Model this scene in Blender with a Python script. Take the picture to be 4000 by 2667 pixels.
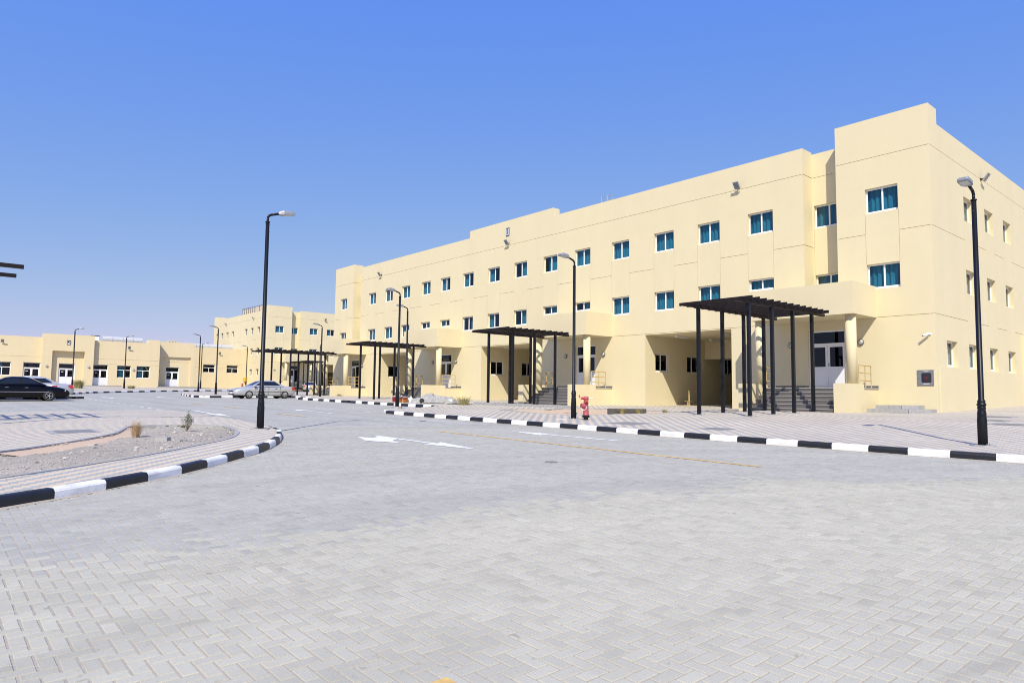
import bpy, bmesh, math, random
from math import sin, cos, pi, radians, sqrt, atan2, hypot, floor
from mathutils import Vector, Matrix
from mathutils.geometry import delaunay_2d_cdt
import numpy as np
random.seed(7)
RNG = np.random.default_rng(11)
for o in list(bpy.data.objects): bpy.data.objects.remove(o)
SC = bpy.context.scene
COL = SC.collection

# ------------------------------------------------------------------ camera
CAMP = (radians(-49.2818), radians(4.4004), radians(0.6922))
cy_, sy_ = cos(CAMP[0]), sin(CAMP[0]); cp_, sp_ = cos(CAMP[1]), sin(CAMP[1])
fw = Vector((sy_*cp_, cy_*cp_, sp_)); r0 = Vector((cy_, -sy_, 0)); u0 = r0.cross(fw)
rt = cos(CAMP[2])*r0 + sin(CAMP[2])*u0; up = -sin(CAMP[2])*r0 + cos(CAMP[2])*u0
cd = bpy.data.cameras.new('camera'); cam = bpy.data.objects.new('camera', cd); COL.objects.link(cam)
M = Matrix.Identity(4)
for i in range(3): M[i][0] = rt[i]; M[i][1] = up[i]; M[i][2] = -fw[i]
cam.matrix_world = M
cd.sensor_width = 36; cd.lens = 24.0; cd.clip_start = 0.05; cd.clip_end = 6000
SC.camera = cam
# ------------------------------------------------------------------ sky, sun, exposure
SUN = Vector((0.69, -0.742, 1.0)).normalized()          # direction towards the sun
W = bpy.data.worlds.new('World'); SC.world = W; W.use_nodes = True
nt = W.node_tree; nt.nodes.clear()
sky = nt.nodes.new('ShaderNodeTexSky'); sky.sky_type = 'NISHITA'; sky.sun_disc = False
sky.sun_elevation = math.asin(SUN.z); sky.sun_rotation = atan2(SUN.x, SUN.y)
sky.altitude = 0; sky.air_density = 1.0; sky.dust_density = 0.6; sky.ozone_density = 3.0
bg = nt.nodes.new('ShaderNodeBackground'); bg.inputs['Strength'].default_value = 0.10
wo = nt.nodes.new('ShaderNodeOutputWorld')
# grade the clear sky: deep, even blue overhead and a pale band at the horizon, the same all round
sep = nt.nodes.new('ShaderNodeSeparateColor'); cmb = nt.nodes.new('ShaderNodeCombineColor'); nt.links.new(sky.outputs[0], sep.inputs[0])
for i, (pw, kk) in enumerate(((.88, 1.07), (.54, 1.75), (-.09, 7.65))):
    a = nt.nodes.new('ShaderNodeMath'); a.operation = 'POWER'; a.inputs[1].default_value = pw; nt.links.new(sep.outputs[i], a.inputs[0])
    b = nt.nodes.new('ShaderNodeMath'); b.operation = 'MULTIPLY'; b.inputs[1].default_value = kk; nt.links.new(a.outputs[0], b.inputs[0]); nt.links.new(b.outputs[0], cmb.inputs[i])
nt.links.new(cmb.outputs[0], bg.inputs[0]); nt.links.new(bg.outputs[0], wo.inputs[0])
sl = bpy.data.lights.new('sun', 'SUN'); sl.energy = 4.2; sl.angle = radians(0.53); sl.color = (1.0, 0.925, 0.79)
so = bpy.data.objects.new('sun', sl); COL.objects.link(so); so.location = SUN*60
so.rotation_euler = (-SUN).to_track_quat('-Z', 'Y').to_euler()
SC.cycles.filter_width = 1.0
SC.view_settings.view_transform = 'Standard'; SC.view_settings.look = 'None'
SC.view_settings.exposure = 0.3; SC.view_settings.gamma = 1.0; SC.view_settings.use_curve_mapping = False

# ------------------------------------------------------------------ materials
MATS = {}
def mat(name, col, rough=0.6, metal=0.0, noise=0.0, nscale=8.0, bump=0.0, bscale=60.0, spec=0.5, stain=None, coat=0.0):
    m = bpy.data.materials.new(name); m.use_nodes = True; MATS[name] = m
    n = m.node_tree.nodes; L = m.node_tree.links; b = n['Principled BSDF']
    b.inputs['Base Color'].default_value = (*col, 1); b.inputs['Roughness'].default_value = rough
    b.inputs['Metallic'].default_value = metal; b.inputs['Specular IOR Level'].default_value = spec
    if coat: b.inputs['Coat Weight'].default_value = coat; b.inputs['Coat Roughness'].default_value = 0.04
    geo = n.new('ShaderNodeNewGeometry')
    if noise or stain:
        t = n.new('ShaderNodeTexNoise'); t.inputs['Scale'].default_value = nscale; t.inputs['Detail'].default_value = 6
        L.new(geo.outputs['Position'], t.inputs['Vector'])
        mr = n.new('ShaderNodeMapRange'); mr.inputs[1].default_value = .3; mr.inputs[2].default_value = .7
        mr.inputs[3].default_value = 1-noise; mr.inputs[4].default_value = 1+noise
        L.new(t.outputs['Fac'], mr.inputs[0])
        mx = n.new('ShaderNodeMix'); mx.data_type = 'RGBA'; mx.blend_type = 'MULTIPLY'; mx.inputs[0].default_value = 1
        mx.inputs[6].default_value = (*col, 1); L.new(mr.outputs[0], mx.inputs[7])
        out = mx.outputs[2]
        if stain:
            sc_, st = stain
            t2 = n.new('ShaderNodeTexNoise'); t2.inputs['Scale'].default_value = 1.0; t2.inputs['Detail'].default_value = 5
            mp = n.new('ShaderNodeMapping'); mp.inputs['Scale'].default_value = sc_
            L.new(geo.outputs['Position'], mp.inputs[0]); L.new(mp.outputs[0], t2.inputs['Vector'])
            m2 = n.new('ShaderNodeMapRange'); m2.inputs[1].default_value = .38; m2.inputs[2].default_value = .68
            m2.inputs[3].default_value = 1; m2.inputs[4].default_value = 1-st
            L.new(t2.outputs['Fac'], m2.inputs[0])
            mx2 = n.new('ShaderNodeMix'); mx2.data_type = 'RGBA'; mx2.blend_type = 'MULTIPLY'; mx2.inputs[0].default_value = 1
            L.new(out, mx2.inputs[6]); L.new(m2.outputs[0], mx2.inputs[7]); out = mx2.outputs[2]
        L.new(out, b.inputs['Base Color'])
    if bump:
        t3 = n.new('ShaderNodeTexNoise'); t3.inputs['Scale'].default_value = bscale; t3.inputs['Detail'].default_value = 4
        L.new(geo.outputs['Position'], t3.inputs['Vector'])
        bp = n.new('ShaderNodeBump'); bp.inputs['Strength'].default_value = bump; bp.inputs['Distance'].default_value = 0.02
        L.new(t3.outputs['Fac'], bp.inputs['Height']); L.new(bp.outputs[0], b.inputs['Normal'])
    return m
mat('stucco', (.69, .615, .41), .85, noise=.012, nscale=1.2, bump=.15, bscale=120, spec=.2, stain=((.8, .8, .12), .03))
mat('stucco_k', (.69, .59, .385), .85, noise=.012, nscale=1.2, bump=.15, bscale=120, spec=.2, stain=((.8, .8, .12), .03))
mat('roof', (.6, .58, .53), .9, noise=.06)
mat('white_frame', (.82, .82, .82), .35, spec=.5)
mat('white_panel', (.78, .79, .82), .4, noise=.02, nscale=3)
mat('curtain_blue', (.64, .68, .69), .9, noise=.1, nscale=4)
mat('curtain_grey', (.55, .58, .6), .9, noise=.1, nscale=4)
mat('room', (.03, .03, .035), .9)
mat('granite', (.12, .113, .11), .55, noise=.35, nscale=90, bump=.1, bscale=90)
mat('granite_edge', (.33, .32, .31), .6, noise=.12, nscale=60)
mat('concrete', (.35, .353, .355), .85, noise=.1, nscale=9, bump=.2, bscale=50)
mat('concrete_dark', (.2, .2, .2), .9, noise=.15, nscale=9)
mat('kerb_white', (.88, .88, .88), .55, noise=.04, nscale=10, bump=.25, bscale=30, stain=((2.2, 2.2, 7), .24))
mat('kerb_black', (.012, .013, .018), .5, noise=.2, nscale=8, bump=.25, bscale=30)
mat('black_metal', (.007, .008, .012), .42, noise=.15, nscale=12, spec=.3)
mat('brown_metal', (.012, .008, .008), .5, noise=.2, nscale=10, spec=.3)
mat('lamp_grey', (.30, .32, .35), .45, metal=.3)
mat('rim_dark', (.14, .145, .15), .5)
mat('lamp_lens', (.5, .5, .48), .3)
mat('steel', (.42, .42, .42), .38, metal=.9, noise=.08, nscale=20)
mat('galv', (.62, .63, .64), .5, metal=.35, noise=.06, nscale=6)
mat('yellow_rail', (.50, .37, .15), .5, noise=.05)
mat('yellow_box', (.75, .42, .03), .5)
mat('red_paint', (.38, .08, .10), .6, noise=.1, nscale=15)
mat('valve_dark', (.10, .01, .014), .6)  # valve red with the dimming of the cabinet glass put into its colour
mat('red_cap', (.5, .05, .045), .5)
mat('marking_white', (.78, .79, .80), .7, noise=.06, nscale=18, stain=((9, 9, 9), .14))
mat('marking_yellow', (.68, .45, .15), .7, noise=.12, nscale=20, stain=((6, 6, 6), .3))
mat('sign_face', (.70, .74, .80), .4)
mat('sign_dark', (.05, .055, .08), .5)
mat('ink', (.02, .025, .05), .5)
mat('paper', (.8, .8, .8), .7)
mat('rubber', (.018, .018, .018), .8)
mat('rim', (.55, .55, .56), .3, metal=.8)
mat('chrome', (.6, .6, .6), .15, metal=1)
mat('car_black', (.002, .002, .004), .25, spec=.25, coat=.1)
mat('car_white', (.78, .79, .80), .3, coat=.6)
mat('car_silver', (.52, .53, .55), .32, metal=.45, coat=.6)
mat('car_beige', (.46, .45, .43), .32, metal=.45, coat=.6)
mat('car_glass', (.008, .01, .014), .06, spec=.8)
mat('car_trim', (.012, .012, .012), .8, spec=.15)
mat('tail_red', (.5, .02, .02), .15, coat=.5)
mat('head_lens', (.62, .64, .66), .1, coat=.8)
mat('gravel', (.40, .36, .30), .95, noise=.3, nscale=35, bump=.6, bscale=45, stain=((.5, .5, .5), .18))
mat('sand', (.55, .42, .30), .95, noise=.08, nscale=20, bump=.2, bscale=40)
mat('stone_a', (.33, .32, .30), .9, noise=.2, nscale=30)
mat('stone_b', (.50, .47, .42), .9, noise=.2, nscale=30)
mat('stone_c', (.13, .13, .13), .9, noise=.2, nscale=30)
mat('straw', (.43, .29, .16), .9, noise=.3, nscale=30)
mat('leaf_dry', (.30, .27, .11), .9, noise=.3, nscale=30)
mat('leaf_green', (.12, .15, .08), .8, noise=.3, nscale=30)
mat('twig', (.25, .21, .17), .9)
mat('tarp', (.32, .32, .32), .6, noise=.15, nscale=5, bump=.6, bscale=7)
mat('bucket_white', (.6, .6, .58), .5)
mat('bucket_orange', (.80, .27, .02), .5)
mat('bucket_red', (.6, .04, .03), .5)
mat('timber', (.07, .065, .06), .8, noise=.3, nscale=10)
mat('ac_cream', (.60, .51, .37), .6, noise=.1, nscale=5)
mat('far_ground', (.5, .44, .36), .95, noise=.1, nscale=.3)

def glass_mat(name, tint, ior=1.45, rough=0.0):
    m = bpy.data.materials.new(name); m.use_nodes = True; MATS[name] = m
    n = m.node_tree.nodes; L = m.node_tree.links; n.clear()
    tr = n.new('ShaderNodeBsdfTransparent'); tr.inputs[0].default_value = (*tint, 1)
    gl = n.new('ShaderNodeBsdfGlossy'); gl.inputs['Roughness'].default_value = rough; gl.inputs[0].default_value = (.85, .9, .95, 1)
    fr = n.new('ShaderNodeFresnel'); fr.inputs[0].default_value = ior
    mx = n.new('ShaderNodeMixShader'); out = n.new('ShaderNodeOutputMaterial')
    ge = n.new('ShaderNodeNewGeometry'); inv = n.new('ShaderNodeMath'); inv.operation = 'SUBTRACT'; inv.inputs[0].default_value = 1; L.new(ge.outputs['Backfacing'], inv.inputs[1])
    mu = n.new('ShaderNodeMath'); mu.operation = 'MULTIPLY'; L.new(fr.outputs[0], mu.inputs[0]); L.new(inv.outputs[0], mu.inputs[1])
    L.new(mu.outputs[0], mx.inputs[0]); L.new(tr.outputs[0], mx.inputs[1]); L.new(gl.outputs[0], mx.inputs[2]); L.new(mx.outputs[0], out.inputs[0])
glass_mat('glass_blue', (.40, .65, .735), 1.55)
glass_mat('glass_door', (.35, .45, .47))
glass_mat('glass_grey', (.75, .8, .83))
glass_mat('glass_clear', (.6, .6, .6))

class NB:                                    # tiny node-graph builder
    def __init__(s, name):
        s.m = bpy.data.materials.new(name); s.m.use_nodes = True; MATS[name] = s.m
        s.n = s.m.node_tree.nodes; s.L = s.m.node_tree.links; s.b = s.n['Principled BSDF']
        g = s.n.new('ShaderNodeNewGeometry'); s.pos = g.outputs['Position']
        sp = s.n.new('ShaderNodeSeparateXYZ'); s.L.new(s.pos, sp.inputs[0]); s.x, s.y = sp.outputs[0], sp.outputs[1]
    def _in(s, sock, v):
        if isinstance(v, (int, float)): sock.default_value = v
        elif isinstance(v, tuple): sock.default_value = (*v, 1) if len(v) == 3 else v
        else: s.L.new(v, sock)
    def math(s, op, a, b=None, c=None):
        k = s.n.new('ShaderNodeMath'); k.operation = op; s._in(k.inputs[0], a)
        if b is not None: s._in(k.inputs[1], b)
        if c is not None: s._in(k.inputs[2], c)
        return k.outputs[0]
    def mix(s, f, a, b, mode='MIX'):
        k = s.n.new('ShaderNodeMix'); k.data_type = 'RGBA'; k.blend_type = mode
        s._in(k.inputs[0], f); s._in(k.inputs[6], a); s._in(k.inputs[7], b); return k.outputs[2]
    def noise(s, scale, detail=4, vec=None, rough=.5):
        k = s.n.new('ShaderNodeTexNoise'); k.inputs['Scale'].default_value = scale; k.inputs['Detail'].default_value = detail
        k.inputs['Roughness'].default_value = rough
        s.L.new(vec or s.pos, k.inputs['Vector']); return k.outputs['Fac']
    def rng(s, v, a, b, c, d):
        k = s.n.new('ShaderNodeMapRange'); s._in(k.inputs[0], v)
        for i, q in enumerate((a, b, c, d)): k.inputs[1+i].default_value = q
        return k.outputs[0]
    def comb(s, x, y, z=0.0):
        k = s.n.new('ShaderNodeCombineXYZ'); s._in(k.inputs[0], x); s._in(k.inputs[1], y); s._in(k.inputs[2], z); return k.outputs[0]
    def white(s, vec):
        k = s.n.new('ShaderNodeTexWhiteNoise'); k.noise_dimensions = '3D'; s.L.new(vec, k.inputs['Vector']); return k.outputs['Value']
    def attr(s, name):
        k = s.n.new('ShaderNodeAttribute'); k.attribute_name = name; return k
    def bump(s, h, strength, dist=.01):
        k = s.n.new('ShaderNodeBump'); k.inputs['Strength'].default_value = strength; k.inputs['Distance'].default_value = dist
        s.L.new(h, k.inputs['Height']); s.L.new(k.outputs[0], s.b.inputs['Normal'])
    def done(s, col, rough=.85, spec=.25):
        s._in(s.b.inputs['Base Color'], col); s.b.inputs['Roughness'].default_value = rough
        s.b.inputs['Specular IOR Level'].default_value = spec; return s.m
ROAD_A = (.46, .448, .375); ROAD_B = (.402, .400, .362)     # dusty blocks in front, bluish blocks down the road
# --- concrete blocks laid one by one
q = NB('road_block'); a = q.attr('tone'); sp = q.n.new('ShaderNodeSeparateColor'); q.L.new(a.outputs['Color'], sp.inputs[0])
c = q.mix(sp.outputs[1], ROAD_A, ROAD_B)
c = q.mix(1.0, c, q.rng(sp.outputs[0], 0, 1, .88, 1.10), 'MULTIPLY')
c = q.mix(1.0, c, q.rng(q.noise(160, 3), .25, .75, .84, 1.13), 'MULTIPLY')
c = q.mix(1.0, c, q.rng(q.noise(3.0, 6, rough=.65), .3, .75, 1.02, .95), 'MULTIPLY')
c = q.mix(1.0, c, q.rng(q.noise(14, 3), .64, .76, 1.0, .82), 'MULTIPLY')
dx = q.math('SUBTRACT', q.x, 5.0); dy = q.math('SUBTRACT', q.y, 3.0)          # turning tyres sweep round this corner
rr_ = q.math('SQRT', q.math('ADD', q.math('MULTIPLY', dx, dx), q.math('MULTIPLY', dy, dy))); th = q.math('ARCTAN2', dy, dx)
v = q.comb(q.math('MULTIPLY', rr_, 1.1), q.math('MULTIPLY', th, .9))
c = q.mix(1.0, c, q.rng(q.noise(1.0, 5, vec=v), .40, .72, 1.03, .92), 'MULTIPLY')
v2 = q.comb(q.math('MULTIPLY', rr_, 4.5), q.math('MULTIPLY', th, 1.3), 3.0)
c = q.mix(1.0, c, q.rng(q.noise(1.0, 4, vec=v2), .62, .75, 1.0, .90), 'MULTIPLY')
c = q.mix(1.0, c, q.rng(q.noise(5.5, 2, vec=q.comb(q.x, q.y, 7.0)), .74, .78, 1.0, .74), 'MULTIPLY')
q.bump(q.noise(170, 3), .45, .004); q.done(c)
q = NB('joint_sand'); c = q.mix(q.noise(40, 4), (.29, .265, .22), (.47, .435, .375)); q.done(c, .95)
# --- the same paving farther off
q = NB('road_far'); ix = q.math('FLOOR', q.math('DIVIDE', q.x, .2)); iy = q.math('FLOOR', q.math('DIVIDE', q.y, .1))
w = q.white(q.comb(ix, iy)); c = q.mix(1.0, (.388, .386, .355), q.rng(w, 0, 1, .90, 1.08), 'MULTIPLY')
c = q.mix(1.0, c, q.rng(q.noise(.35, 6, rough=.6), .3, .75, 1.05, .90), 'MULTIPLY')
v = q.comb(q.math('MULTIPLY', q.x, .08), q.math('MULTIPLY', q.y, 1.2))
c = q.mix(1.0, c, q.rng(q.noise(1.0, 5, vec=v), .4, .75, 1.04, .87), 'MULTIPLY')
q.done(c)
PEACH = (.61, .52, .405); SLATE = (.375, .388, .375)
# --- pavement blocks (built) and the same pattern where it recedes
q = NB('pave_block'); a = q.attr('tone'); sp = q.n.new('ShaderNodeSeparateColor'); q.L.new(a.outputs['Color'], sp.inputs[0])
c = q.mix(sp.outputs[1], PEACH, SLATE); c = q.mix(1.0, c, q.rng(sp.outputs[0], 0, 1, .9, 1.08), 'MULTIPLY')
c = q.mix(1.0, c, q.rng(q.noise(120, 3), .3, .7, .92, 1.06), 'MULTIPLY'); q.bump(q.noise(150, 3), .3, .003); q.done(c)
q = NB('pave_far'); row = q.math('FLOOR', q.math('DIVIDE', q.y, .1)); xs = q.math('ADD', q.x, q.math('MULTIPLY', row, .1))
kk = q.math('FLOOR', q.math('DIVIDE', xs, .2)); par = q.math('FLOORED_MODULO', kk, 2.0)
c = q.mix(par, PEACH, SLATE); c = q.mix(1.0, c, q.rng(q.white(q.comb(kk, row)), 0, 1, .9, 1.08), 'MULTIPLY')
fx = q.math('FRACT', q.math('DIVIDE', xs, .2)); fy = q.math('FRACT', q.math('DIVIDE', q.y, .1))
j = q.math('MULTIPLY', q.math('GREATER_THAN', fx, .03), q.math('GREATER_THAN', fy, .06))
c = q.mix(j, (.36, .33, .30), c)
c = q.mix(1.0, c, q.rng(q.noise(.5, 6), .3, .75, 1.04, .88), 'MULTIPLY'); q.done(c)
# --- grating / checker plate
q = NB('plate'); a1 = q.math('FLOOR', q.math('MULTIPLY', q.x, 22.)); a2 = q.math('FLOOR', q.math('MULTIPLY', q.y, 22.))
c = q.mix(q.math('FLOORED_MODULO', q.math('ADD', a1, a2), 2.0), (.16, .16, .16), (.30, .30, .30)); q.done(c, .6)

# ------------------------------------------------------------------ ground height
def S(t): t = 0. if t < 0 else (1. if t > 1 else t); return t*t*(3-2*t)
def G(x, y):                                   # level of the pavements; the roadway lies KH lower
    x = min(max(x, -160.), 40.); y = min(max(y, -40.), 110.)
    return -1.555-.0178*x+.0246*y+.000328*x*y+.15*S((y-18.5)/6)*S((x+20)/6)+.35*S((-x-72)/36)
KH = .15
def Gr(x, y): return G(x, y)-KH

# ------------------------------------------------------------------ mesh helpers
class MB:
    def __init__(s): s.v = []; s.f = []; s.m = []; s.sm = []; s.cur = 0; s.smooth = False
    def add(s, vs, fs):
        o = len(s.v); s.v += [tuple(p) for p in vs]
        for f in fs: s.f.append(tuple(o+i for i in f)); s.m.append(s.cur); s.sm.append(s.smooth)
        return s
    def quad(s, *p): return s.add(p, [tuple(range(len(p)))])
    def box(s, x0, x1, y0, y1, z0, z1):
        return s.add([(x0,y0,z0),(x1,y0,z0),(x1,y1,z0),(x0,y1,z0),(x0,y0,z1),(x1,y0,z1),(x1,y1,z1),(x0,y1,z1)],
                     [(3,2,1,0),(4,5,6,7),(0,1,5,4),(1,2,6,5),(2,3,7,6),(3,0,4,7)])
    def prism(s, poly, z0, z1):
        n = len(poly); vs = [(x,y,z0) for x,y in poly]+[(x,y,z1) for x,y in poly]
        return s.add(vs, [tuple(range(n))[::-1], tuple(range(n,2*n))]+[(i,(i+1)%n,n+(i+1)%n,n+i) for i in range(n)])
    def lathe(s, prof, n=16, cx=0, cy=0, flute=None):       # prof [(r,z)...] round a vertical axis
        vs = []; fs = []; m = len(prof)
        for k, (r, z) in enumerate(prof):
            for i in range(n):
                a = 2*pi*i/n; rr = r*(flute if (flute and i % 2 and r > .085 and z < .62) else 1)
                vs.append((cx+rr*cos(a), cy+rr*sin(a), z))
        for k in range(m-1):
            for i in range(n): fs.append((k*n+i, k*n+(i+1)%n, (k+1)*n+(i+1)%n, (k+1)*n+i))
        fs.append(tuple(range(n))[::-1]); fs.append(tuple(range((m-1)*n, m*n)))
        return s.add(vs, fs)
    def rod(s, a, b, r0, r1=None, n=8):
        r1 = r0 if r1 is None else r1
        a = Vector(a); b = Vector(b); d = (b-a).normalized(); t = Vector((0,0,1)) if abs(d.z) < .9 else Vector((1,0,0))
        e = d.cross(t).normalized(); g = d.cross(e)
        vs = [a+r0*(cos(2*pi*i/n)*e+sin(2*pi*i/n)*g) for i in range(n)]+[b+r1*(cos(2*pi*i/n)*e+sin(2*pi*i/n)*g) for i in range(n)]
        return s.add(vs, [(i,(i+1)%n,n+(i+1)%n,n+i) for i in range(n)]+[tuple(range(n))[::-1], tuple(range(n,2*n))])
    def bar(s, a, b, w, h):                                  # rectangular bar from a to b
        a = Vector(a); b = Vector(b); d = (b-a).normalized(); t = Vector((0,0,1)) if abs(d.z) < .95 else Vector((0,1,0))
        e = d.cross(t).normalized()*w/2; g = e.cross(d).normalized()*h/2
        vs = [p+q for p in (a,b) for q in (-e-g, e-g, e+g, -e+g)]
        return s.add(vs, [(3,2,1,0),(4,5,6,7),(0,1,5,4),(1,2,6,5),(2,3,7,6),(3,0,4,7)])
    def mesh(s, name, mats):
        me = bpy.data.meshes.new(name); me.from_pydata(s.v, [], s.f)
        for k in mats: me.materials.append(MATS[k])
        if len(mats) > 1: me.polygons.foreach_set('material_index', s.m)
        if any(s.sm): me.polygons.foreach_set('use_smooth', s.sm)
        me.update(); return me
    def build(s, name, mats, parent=None, loc=(0,0,0), rz=0):
        return obj(name, s.mesh(name, mats if isinstance(mats, (list, tuple)) else [mats]), parent, loc, rz)
def obj(name, me, parent=None, loc=(0,0,0), rz=0):
    o = bpy.data.objects.new(name, me); COL.objects.link(o); o.location = loc
    if rz: o.rotation_euler = (0,0,rz)
    if parent: o.parent = parent
    return o
def tag(o, label=None, cat=None, group=None, kind=None):
    for k, v in (('label', label), ('category', cat), ('group', group), ('kind', kind)):
        if v: o[k] = v
    return o
def thing(name, label, cat, loc=(0,0,0), rz=0, group=None): return tag(obj(name, None, None, loc, rz), label, cat, group)
CHILD = {}
def copy_tree(o, parent=None):
    c = o.copy(); COL.objects.link(c); c.parent = parent
    for ch in KIDS.get(o, ()): copy_tree(ch, c)
    return c
def kids():
    d = {}
    for o in bpy.data.objects:
        if o.parent: d.setdefault(o.parent, []).append(o)
    return d
KIDS = {}
def clone(src, loc, rz, label, group=None):
    global KIDS
    KIDS = kids(); c = copy_tree(src); c.location = loc; c.rotation_euler = (0,0,rz); c['label'] = label
    if group: c['group'] = group
    return c
def inpoly(x, y, P):
    r = False; n = len(P); j = n-1
    for i in range(n):
        xi, yi = P[i]; xj, yj = P[j]
        if (yi > y) != (yj > y) and x < (xj-xi)*(y-yi)/(yj-yi)+xi: r = not r
        j = i
    return r
def sheet(name, outer, holes, zf, mats, grid=2.5, parent=None, bbox=None):
    vs = [Vector(p) for p in outer]; ed = [(i,(i+1)%len(outer)) for i in range(len(outer))]
    for h in holes:
        o = len(vs); vs += [Vector(p) for p in h]; ed += [(o+i, o+(i+1)%len(h)) for i in range(len(h))]
    x0 = min(p[0] for p in outer); x1 = max(p[0] for p in outer); y0 = min(p[1] for p in outer); y1 = max(p[1] for p in outer)
    gx = x0+grid*.37
    while gx < x1:
        gy = y0+grid*.41
        while gy < y1:
            if inpoly(gx, gy, outer) and not any(inpoly(gx, gy, h) for h in holes): vs.append(Vector((gx, gy)))
            gy += grid
        gx += grid
    V, _, F, *_r = delaunay_2d_cdt(vs, ed, [], 0, 1e-5)
    ff = []
    for f in F:
        cx = sum(V[i].x for i in f)/3; cy = sum(V[i].y for i in f)/3
        if inpoly(cx, cy, outer) and not any(inpoly(cx, cy, h) for h in holes): ff.append(tuple(f))
    me = bpy.data.meshes.new(name); me.from_pydata([(p.x, p.y, zf(p.x, p.y)) for p in V], [], ff)
    for k in mats: me.materials.append(MATS[k])
    me.update(); return obj(name, me, parent)
def offset(path, d):                                         # shift an open path sideways (left positive)
    out = []
    for i, (x, y) in enumerate(path):
        ax, ay = path[max(i-1,0)]; bx, by = path[min(i+1,len(path)-1)]
        l = hypot(bx-ax, by-ay) or 1; out.append((x-(by-ay)/l*d, y+(bx-ax)/l*d))
    return out
def resample(path, step):
    out = [path[0]]; need = step
    for (ax, ay), (bx, by) in zip(path, path[1:]):
        l = hypot(bx-ax, by-ay); t = 0
        while l-t >= need:
            t += need; out.append((ax+(bx-ax)*t/l, ay+(by-ay)*t/l)); need = step
        need -= l-t
    return out

# ================================================================== GROUND
KI = [(-9.5,-16),(-9.6,-9),(-9.85,-4),(-10.25,-.8),(-10.66,.82),(-11.18,1.75),(-11.68,2.49),(-12.18,3.16),(-12.76,3.8),(-13.43,4.42),(-14.1,5.0),
      (-14.7,5.53),(-15.31,6.0),(-16.0,6.42),(-16.65,6.78),(-17.76,7.3),(-18.9,7.75),(-20.48,8.1),(-22.1,8.3),(-24.5,8.45),(-31.6,8.4),(-32.7,8.0),(-33.1,7.0)]
KR = [(16,21.2),(10,19.0),(6,17.95),(3,17.35),(0,16.95),(-3.8,16.6),(-8,16.25),(-12,16.1),(-20,15.95),(-27.2,15.98),(-27.9,16.15),(-28.4,16.7),
      (-29.8,19.4),(-31.0,21.3),(-31.8,21.65),(-42,21.65),(-51.3,22.1),(-52.4,22.6),(-52.9,24.3),(-57.8,24.3),(-57.6,20),(-57.0,17.6),(-57.4,16.9),(-58.5,16.65),(-60.5,16.8),
      (-66.5,17.8),(-75.5,20.0),(-81,23.6),(-85,29.5),(-86.5,37)]
KK = [(-66.5,-16),(-66.3,2),(-66.4,8.4),(-67,9.3),(-68.4,9.9),(-72.5,11.7),(-74,12.6),(-76.3,14.5),(-78.8,16.8),(-82,19.9),(-86,24.5),(-90.5,31),(-94,36)]
KS = [(-54.45,-4),(-54.45,8.1),(-54.6,8.45),(-55.2,8.45),(-55.35,8.1),(-55.35,-4)]
ISL = KI+[(-33.1,-16)]
PAVR = KR+[(-86.5,75),(34,75),(34,27)]
PAVK = KK+[(-94,60),(-140,60),(-140,-16)]
BED = [(-12.15,.3),(-12.5,.94),(-13.15,1.83),(-14.06,2.96),(-14.91,3.83),(-15.68,4.54),(-16.44,5.27),(-17.3,5.85),(-18.4,6.35),(-19.75,6.72),(-20.9,6.85),(-21.8,6.6),(-22.4,5.9),
       (-22.6,5.1),(-22.4,4.6),(-21.38,4.3),(-19.9,3.8),(-18.88,3.17),(-17.89,2.46),(-17.04,1.76),(-16.55,1.22),(-15.9,.2),(-15.0,-3),(-14.6,-9),(-12.3,-9),(-11.9,-3)]
BEDR = [(-25.2,21.0),(-23.75,20.6),(-21.5,20.1),(-19.8,20.2),(-19.2,21.2),(-18.7,22.8),(-18.1,24.5),(-17.6,25.8),(-18.3,26.3),(-20.5,26.5),(-24.2,26.2),(-24.8,25.0),(-24.4,23.6),(-25.4,22.4)]
road = MB()
# --- far roadway: polar sheet that starts where the built blocks end
AZ = pi/2+radians(49.28); HW = radians(50); RB = 24.0
angs = [AZ-HW+2*HW*i/60 for i in range(61)]
rings = [RB]
while rings[-1] < 180: rings.append(rings[-1]*1.07)
rings += [400, 1200, 4000]
vs = []; fs = []
def zfar(x, y): return Gr(x, y) if hypot(x, y) < 190 else Gr(x*180/hypot(x,y), y*180/hypot(x,y))
for r in rings:
    for a in angs: vs.append((r*cos(a), r*sin(a), zfar(r*cos(a), r*sin(a))-.003))
for i in range(len(rings)-1):
    for j in range(60): fs.append((i*61+j, i*61+j+1, (i+1)*61+j+1, (i+1)*61+j))
road.add(vs, fs)
angs2 = [AZ+HW+(2*pi-2*HW)*i/60 for i in range(61)]; rings2 = [0, 3, 8, 16]+rings
vs = []; fs = []
for r in rings2:
    for a in angs2: vs.append((r*cos(a), r*sin(a), zfar(r*cos(a), r*sin(a))-.003))
for i in range(len(rings2)-1):
    for j in range(60): fs.append((i*61+j, i*61+j+1, (i+1)*61+j+1, (i+1)*61+j))
road.add(vs, fs); road.cur = 1                              # sand bed under the blocks
vs = []; fs = []
rr = [0.0]+[RB*(i/30)**1.3 for i in range(1, 31)]
for r in rr:
    for a in angs: vs.append((r*cos(a), r*sin(a), Gr(r*cos(a), r*sin(a))-.006))
for i in range(len(rr)-1):
    for j in range(60): fs.append((i*61+j, i*61+j+1, (i+1)*61+j+1, (i+1)*61+j))
road.add(vs, fs)
ROAD = tag(road.build('road', ['road_far', 'joint_sand']), kind='structure')

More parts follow.
